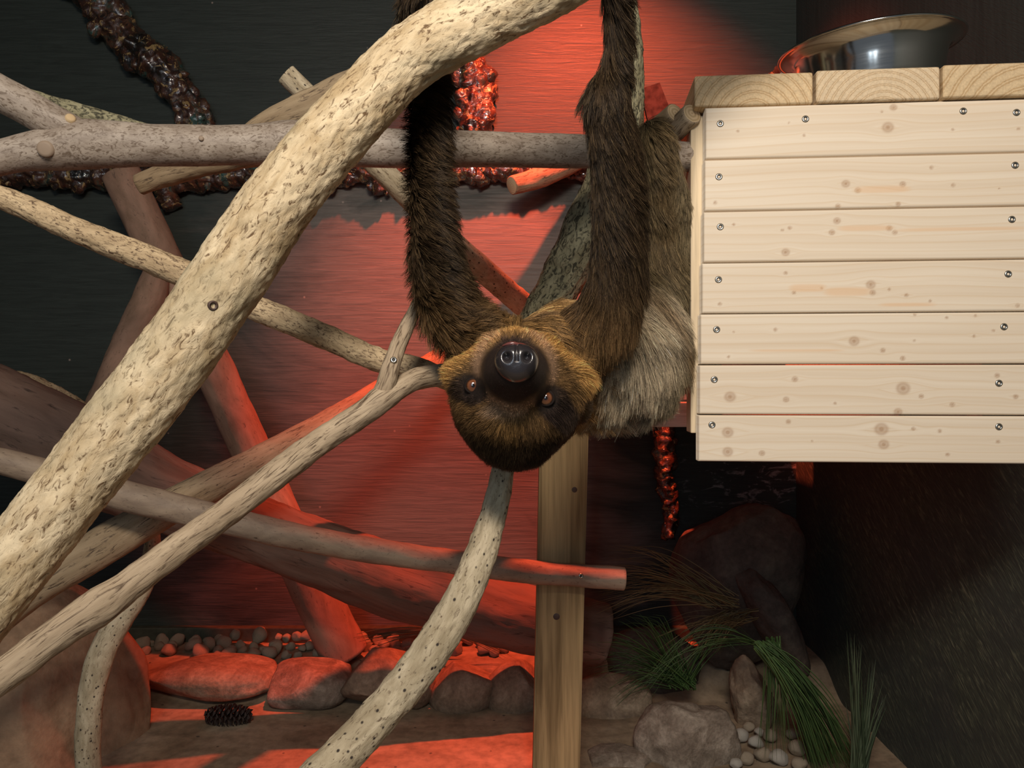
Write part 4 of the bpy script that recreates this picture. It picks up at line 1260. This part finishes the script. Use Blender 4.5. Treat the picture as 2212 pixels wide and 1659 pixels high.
def make_fur(nstr, seed):
    rng = np.random.default_rng(seed)
    body_me.calc_loop_triangles()
    nt_ = len(body_me.loop_triangles)
    tri = np.empty(nt_ * 3, dtype=np.int32); body_me.loop_triangles.foreach_get('vertices', tri); tri = tri.reshape(-1, 3)
    vnrm = np.empty(nv * 3); body_me.vertices.foreach_get('normal', vnrm); vnrm = vnrm.reshape(-1, 3)
    A, B_, C_ = BV[tri[:, 0]], BV[tri[:, 1]], BV[tri[:, 2]]
    fn = np.cross(B_ - A, C_ - A)
    area = np.linalg.norm(fn, axis=1)
    ctr = (A + B_ + C_) / 3
    view = np.array([0, 0, CZ]) - ctr; view /= np.linalg.norm(view, axis=1)[:, None]
    facing = (fn / (area[:, None] + 1e-12) * view).sum(1)
    wgt = area * np.where(facing > -0.35, 1.0, 0.35)
    rg_ = region(ctr)
    head_t = np.isin(rg_, ['head', 'cheek_l', 'cheek_r', 'muzzle'])
    wgt = wgt * np.where(head_t, 2.6, 1.0)
    idx = rng.choice(nt_, size=nstr, p=wgt / wgt.sum())
    u = rng.random((nstr, 2)); su = np.sqrt(u[:, 0])
    w0, w1 = 1 - su, su * (1 - u[:, 1]); w2 = su * u[:, 1]
    p = A[idx] * w0[:, None] + B_[idx] * w1[:, None] + C_[idx] * w2[:, None]
    n = vnrm[tri[idx, 0]] * w0[:, None] + vnrm[tri[idx, 1]] * w1[:, None] + vnrm[tri[idx, 2]] * w2[:, None]
    n /= np.linalg.norm(n, axis=1)[:, None]
    col, reg, x, y = colours(p)
    # no fur on the nose, the lips and the eyes
    keep = np.ones(nstr, bool)
    keep &= ~((np.sqrt(((x - 1114) / 50) ** 2 + ((y - 788) / 47) ** 2) < 1) & (p[:, 1] < 0.70))
    for (ex, ey, er) in EYES:
        keep &= ~((np.hypot(x - ex, y - ey) < er + 3) & (p[:, 1] < 0.74))
    p, n, col, reg, x, y = p[keep], n[keep], col[keep], reg[keep], x[keep], y[keep]
    ns_ = len(p)
    comb = np.zeros((ns_, 3)); L = np.zeros(ns_); lift = np.full(ns_, 0.32); drp = np.full(ns_, 0.25)
    down = np.array([0, 0, -1.0])
    lf = np.stack([fbm(p, 22, 51, 2), fbm(p, 22, 61, 2), fbm(p, 22, 71, 2)], 1)
    for nm in ('larm', 'rarm'):
        k = reg == nm
        t = arm_dir(p[k], nm)
        side = np.cross(n[k], t)
        s_ = 1.0 if nm == 'larm' else 0.35
        wave = np.sin(p[k][:, 2] * 30 + 1.0)[:, None] * 0.25
        comb[k] = t * ((0.15 if nm == 'larm' else 0.7) + wave) + side * s_
        L[k] = 0.020 + 0.004 * rng.random(k.sum()) + 0.008 * np.clip((y[k] - 480) / 200, 0, 1)
        lift[k] = 0.25
    hd = np.isin(reg, ['head', 'cheek_l', 'cheek_r', 'muzzle'])
    nose = np.array(P(1113, 800, 0.655))
    v = p[hd] - nose; v /= np.linalg.norm(v, axis=1)[:, None]
    comb[hd] = v
    mr = np.sqrt(((x - 1112) / 74) ** 2 + ((y - 797) / 72) ** 2)
    L[hd] = (0.0022 + 0.0125 * np.clip((mr[hd] - 0.95) / 0.9, 0, 1) ** 1.1)
    # longer cheek ruff on the chin side
    ruff = np.clip((np.sqrt(((x - 1114) / 165) ** 2 + ((y - 848) / 132) ** 2) - 0.72) / 0.25, 0, 1) * np.clip((860 - y) / 50, 0, 1)
    L[hd] += 0.012 * ruff[hd]
    for (ex, ey, er) in EYES:
        q = np.clip((np.hypot(x - ex, y - ey) - er) / 34, 0, 1)
        L[hd] *= (0.3 + 0.7 * q[hd])
    lift[hd] = 0.22; drp[hd] = 0.06
    nk = reg == 'neck'
    comb[nk] = np.array([0.75, -0.1, -0.35]); L[nk] = 0.028; lift[nk] = 0.3
    tr = np.isin(reg, ['torso', 'leg', 'thigh'])
    comb[tr] = np.array([0.12, -0.05, -1.0]) + np.stack([np.where(x[tr] < 1380, -0.25, 0.4) , 0 * x[tr], 0 * x[tr]], 1)
    L[tr] = 0.040; lift[tr] = 0.28
    lg = reg == 'leg'; L[lg] = 0.026
    tz = tr & (x < 1300) & (y < 860)
    comb[tz] = np.array([0.7, -0.1, -0.45])
    comb = comb + lf * 0.45
    comb = comb - n * (comb * n).sum(1)[:, None]
    comb /= np.linalg.norm(comb, axis=1)[:, None] + 1e-9
    dirv = comb + n * (lift * (0.7 + 0.6 * rng.random(ns_)))[:, None] + rng.normal(0, 0.07, (ns_, 3))
    dirv /= np.linalg.norm(dirv, axis=1)[:, None]
    L = L * (0.65 + 0.5 * rng.random(ns_))
    K = 6
    tt = np.linspace(0, 1, K)
    side = np.cross(dirv, n)
    curl = rng.normal(0, 0.12, ns_) + 0.25 * vn(p, 45, 91)
    pts = np.empty((ns_, K, 3))
    for k, t in enumerate(tt):
        pts[:, k] = p - n * 0.0004 + dirv * (L * t)[:, None] + down * (L * drp * t * t)[:, None] - n * (L * lift * 0.45 * t * t)[:, None] + side * (L * curl * t * t)[:, None]
    # clumps
    nc = ns_ // 14
    ci = rng.choice(ns_, nc, replace=False)
    kd = KDTree(nc)
    for a, c in enumerate(ci): kd.insert(p[c], a)
    kd.balance()
    near = np.fromiter((kd.find(q)[1] for q in p), dtype=np.int64, count=ns_)
    cp = pts[ci[near]]
    cl = (0.45 * rng.random(ns_) + 0.35)
    cl[hd] *= 0.7
    for k, t in enumerate(tt):
        pts[:, k] += (cp[:, k] - pts[:, k]) * (cl * t ** 1.3)[:, None]
    rad = np.empty((ns_, K))
    base_r = np.where(hd, 0.00017, 0.00021) * (0.7 + 0.6 * rng.random(ns_))
    for k, t in enumerate(tt): rad[:, k] = base_r * (1 - 0.75 * t)
    # colour: root darker, tip lighter; individual strands vary
    var = np.exp(rng.normal(0, 0.5, ns_) - 0.08)[:, None] * (1 + 0.35 * hash3(near, near, near, 3))[:, None]
    c0 = col * var
    pale = np.clip(rng.random(ns_) - 0.80, 0, 1)[:, None] * 5.0
    tipc = c0 * 1.45 + pale * np.array([0.17, 0.115, 0.055]) * np.where(hd, 0.3, 1.0)[:, None]
    colp = np.empty((ns_, K, 4)); colp[..., 3] = 1
    for k, t in enumerate(tt): colp[:, k, :3] = c0 * (0.55 * (1 - t) + 0.45 * t + 0.1) * (1 - t) + tipc * t + c0 * 0.3 * (1 - t)
    cu = bpy.data.hair_curves.new('fur')
    cu.add_curves([K] * ns_)
    cu.attributes['position'].data.foreach_set('vector', pts.astype(np.float32).ravel())
    ra = cu.attributes.get('radius') or cu.attributes.new('radius', 'FLOAT', 'POINT')
    ra.data.foreach_set('value', rad.astype(np.float32).ravel())
    ca = cu.attributes.new('coat', 'FLOAT_COLOR', 'POINT')
    ca.data.foreach_set('color', np.clip(colp, 0, 1).astype(np.float32).ravel())
    m, nt, b = newmat('sloth_fur')
    a = nt.nodes.new('ShaderNodeAttribute'); a.attribute_name = 'coat'
    nt.links.new(a.outputs['Color'], b.inputs['Base Color'])
    b.inputs['Roughness'].default_value = 0.42
    b.inputs['Specular IOR Level'].default_value = 0.16
    cu.materials.append(m)
    o = bpy.data.objects.new('fur', cu); COL.objects.link(o)
    child(o, sloth)
    return o


make_fur(300000, 2)

# nose pad with two nostrils
m, nt, b = newmat('nose_skin')
nn = noise_tex(nt, coords(nt, 'obj'), 900, 3)
b.inputs['Base Color'].default_value = (0.020, 0.017, 0.019, 1)
b.inputs['Roughness'].default_value = 0.24
b.inputs['Specular IOR Level'].default_value = 0.75
b.inputs['Coat Weight'].default_value = 0.4
bump(nt, b, nn, 0.25, 0.0006)
M['nose'] = m
nc_ = P(1116, 784, 0.655)
bm = bmesh.new(); bmesh.ops.create_icosphere(bm, subdivisions=6, radius=1)
v = np.array([tuple(x.co) for x in bm.verts])
v = v * np.array([0.0185, 0.016, 0.0172])
# flatten the front, wider towards the chin side
v[:, 0] *= 1 + 0.10 * (v[:, 2] / 0.017)
v[:, 1] = np.where(v[:, 1] < 0, v[:, 1] * (1 - 0.16 * np.exp(-(v[:, 0] / 0.012) ** 2 - (v[:, 2] / 0.012) ** 2)), v[:, 1])
for sx_, nxp in ((-1, -0.0083), (1, 0.0088)):
    dd = np.sqrt(((v[:, 0] - nxp) / 1.0) ** 2 + ((v[:, 2] - 0.0048) / 1.15) ** 2)
    fr = v[:, 1] < 0
    v[:, 1] += np.where(fr, 0.0075 * np.exp(-(dd / 0.0027) ** 2), 0)
    v[:, 1] -= np.where(fr, 0.00025 * np.exp(-((dd - 0.0056) / 0.0022) ** 2), 0)
v[:, 1] += np.where(v[:, 1] < 0, 0.0018 * np.exp(-(v[:, 0] / 0.0012) ** 2) * (v[:, 2] > 0.001), 0)
me = mesh_np('nose', (v + np.array(nc_)).tolist(), [[x.index for x in f.verts] for f in bm.faces]); bm.free()
child(link('nose', me, M['nose']), sloth)
M['nostril'] = simple('nostril', (0.004, 0.003, 0.003), 0.9, spec=0.1)
M['lip'] = simple('lip', (0.13, 0.04, 0.035), 0.25, spec=0.7, var=0.2)
lp = [P(1085 + t * 44, 747 - 5 * math.sin(math.pi * t), 0.650 + 0.002 * abs(t - 0.5)) for t in (0, 0.25, 0.5, 0.75, 1)]
V, Fc, mi, B = tube_data([(p_.x, p_.y, p_.z, 0.0012 * (0.4 + math.sin(math.pi * k / 4))) for k, p_ in enumerate(lp)], sides=16, step=0.001, low=0.05, mid=0.05, seed=3, cap_mat=0)
child(link('lip', mesh_np('lip', V, Fc), M['lip']), sloth)

# eyes: glossy eyeball with brown iris, dark lid rim
m, nt, b = newmat('eye')
tc = nt.nodes.new('ShaderNodeTexCoord')
sx = nt.nodes.new('ShaderNodeSeparateXYZ'); nt.links.new(tc.outputs['Object'], sx.inputs[0])
vm = nt.nodes.new('ShaderNodeCombineXYZ'); nt.links.new(sx.outputs[0], vm.inputs[0]); nt.links.new(sx.outputs[2], vm.inputs[1])
ln = nt.nodes.new('ShaderNodeVectorMath'); ln.operation = 'LENGTH'; nt.links.new(vm.outputs[0], ln.inputs[0])
mr_ = nt.nodes.new('ShaderNodeMapRange'); mr_.inputs[1].default_value = 0; mr_.inputs[2].default_value = 0.0074
nt.links.new(ln.outputs['Value'], mr_.inputs[0])
c = ramp(nt, mr_.outputs[0], [(0.0, (0.006, 0.004, 0.004)), (0.2, (0.008, 0.005, 0.004)), (0.28, (0.10, 0.033, 0.014)), (0.66, (0.17, 0.06, 0.025)), (0.78, (0.05, 0.02, 0.01)), (1.0, (0.01, 0.008, 0.007))])
nt.links.new(c, b.inputs['Base Color']); b.inputs['Roughness'].default_value = 0.06
b.inputs['Specular IOR Level'].default_value = 0.8; b.inputs['Coat Weight'].default_value = 1.0; b.inputs['Coat Roughness'].default_value = 0.03
M['eye'] = m
M['lid'] = simple('eyelid', (0.012, 0.008, 0.007), 0.75, spec=0.15)
for (x, y, er), eh in zip(EYES, eye_hit):
    er_ = 0.0080
    p_ = P(x, y, eh.y + 0.0045 + er_ * 0.55)
    bm = bmesh.new(); bmesh.ops.create_uvsphere(bm, u_segments=40, v_segments=28, radius=er_)
    me = bpy.data.meshes.new('eye'); bm.to_mesh(me); bm.free()
    e = link('eye', me, M['eye']); e.location = p_
    dirn = (Vector((0, 0, CZ)) - p_).normalized()
    e.rotation_euler = dirn.to_track_quat('-Y', 'Z').to_euler()
    child(e, sloth)
    # lid ring
    q = dirn.to_track_quat('Z', 'Y'); V, Fc = [], []
    sg, rg2 = 40, 12
    for a in range(sg):
        t = 2 * math.pi * a / sg
        for k in range(rg2):
            s = 2 * math.pi * k / rg2
            Rr = 0.0074 + 0.0014 * math.cos(s)
            V.append(tuple(p_ + q @ Vector((Rr * math.cos(t), Rr * 0.9 * math.sin(t), er_ * 0.42 + 0.0014 * math.sin(s)))))
    for a in range(sg):
        for k in range(rg2):
            Fc.append((a * rg2 + k, ((a + 1) % sg) * rg2 + k, ((a + 1) % sg) * rg2 + (k + 1) % rg2, a * rg2 + (k + 1) % rg2))
    ld = link('eyelid', mesh_np('eyelid', V, Fc), M['lid']); child(ld, sloth)

# claws hooked over the branches
M['claw'] = simple('claw_horn', (0.16, 0.13, 0.10), 0.35)
def claw(rows):
    V, Fc, mi, B = tube_data(sp(*rows), sides=16, step=0.002, low=0.03, mid=0.02, seed=2, cap_mat=0)
    child(link('claw', mesh_np('claw', V, Fc), M['claw']), sloth)
for dx in (-14, 16):
    claw([(945 + dx, -40, 9, 0.70), (968 + dx, -58, 9, 0.675), (990 + dx, -62, 8, 0.645), (1004 + dx, -44, 6, 0.628), (1010 + dx, -24, 2.5, 0.630)] if False else [(940 + dx, -38, 9, 0.70), (958 + dx, -72, 9, 0.68), (975 + dx, -86, 8, 0.655), (990 + dx, -80, 6, 0.635), (1000 + dx, -62, 2.5, 0.63)])
    claw([(1318 + dx, -110, 9, 0.66), (1312 + dx, -165, 9, 0.655), (1318 + dx, -200, 8, 0.675), (1330 + dx, -205, 6, 0.70), (1338 + dx, -190, 2.5, 0.73)])
    claw([(1405 + dx * 0.7, 290, 8, 0.96), (1400 + dx * 0.7, 288, 8, 0.99), (1398 + dx * 0.7, 302, 6, 1.02), (1398 + dx * 0.7, 335, 3, 1.04)])
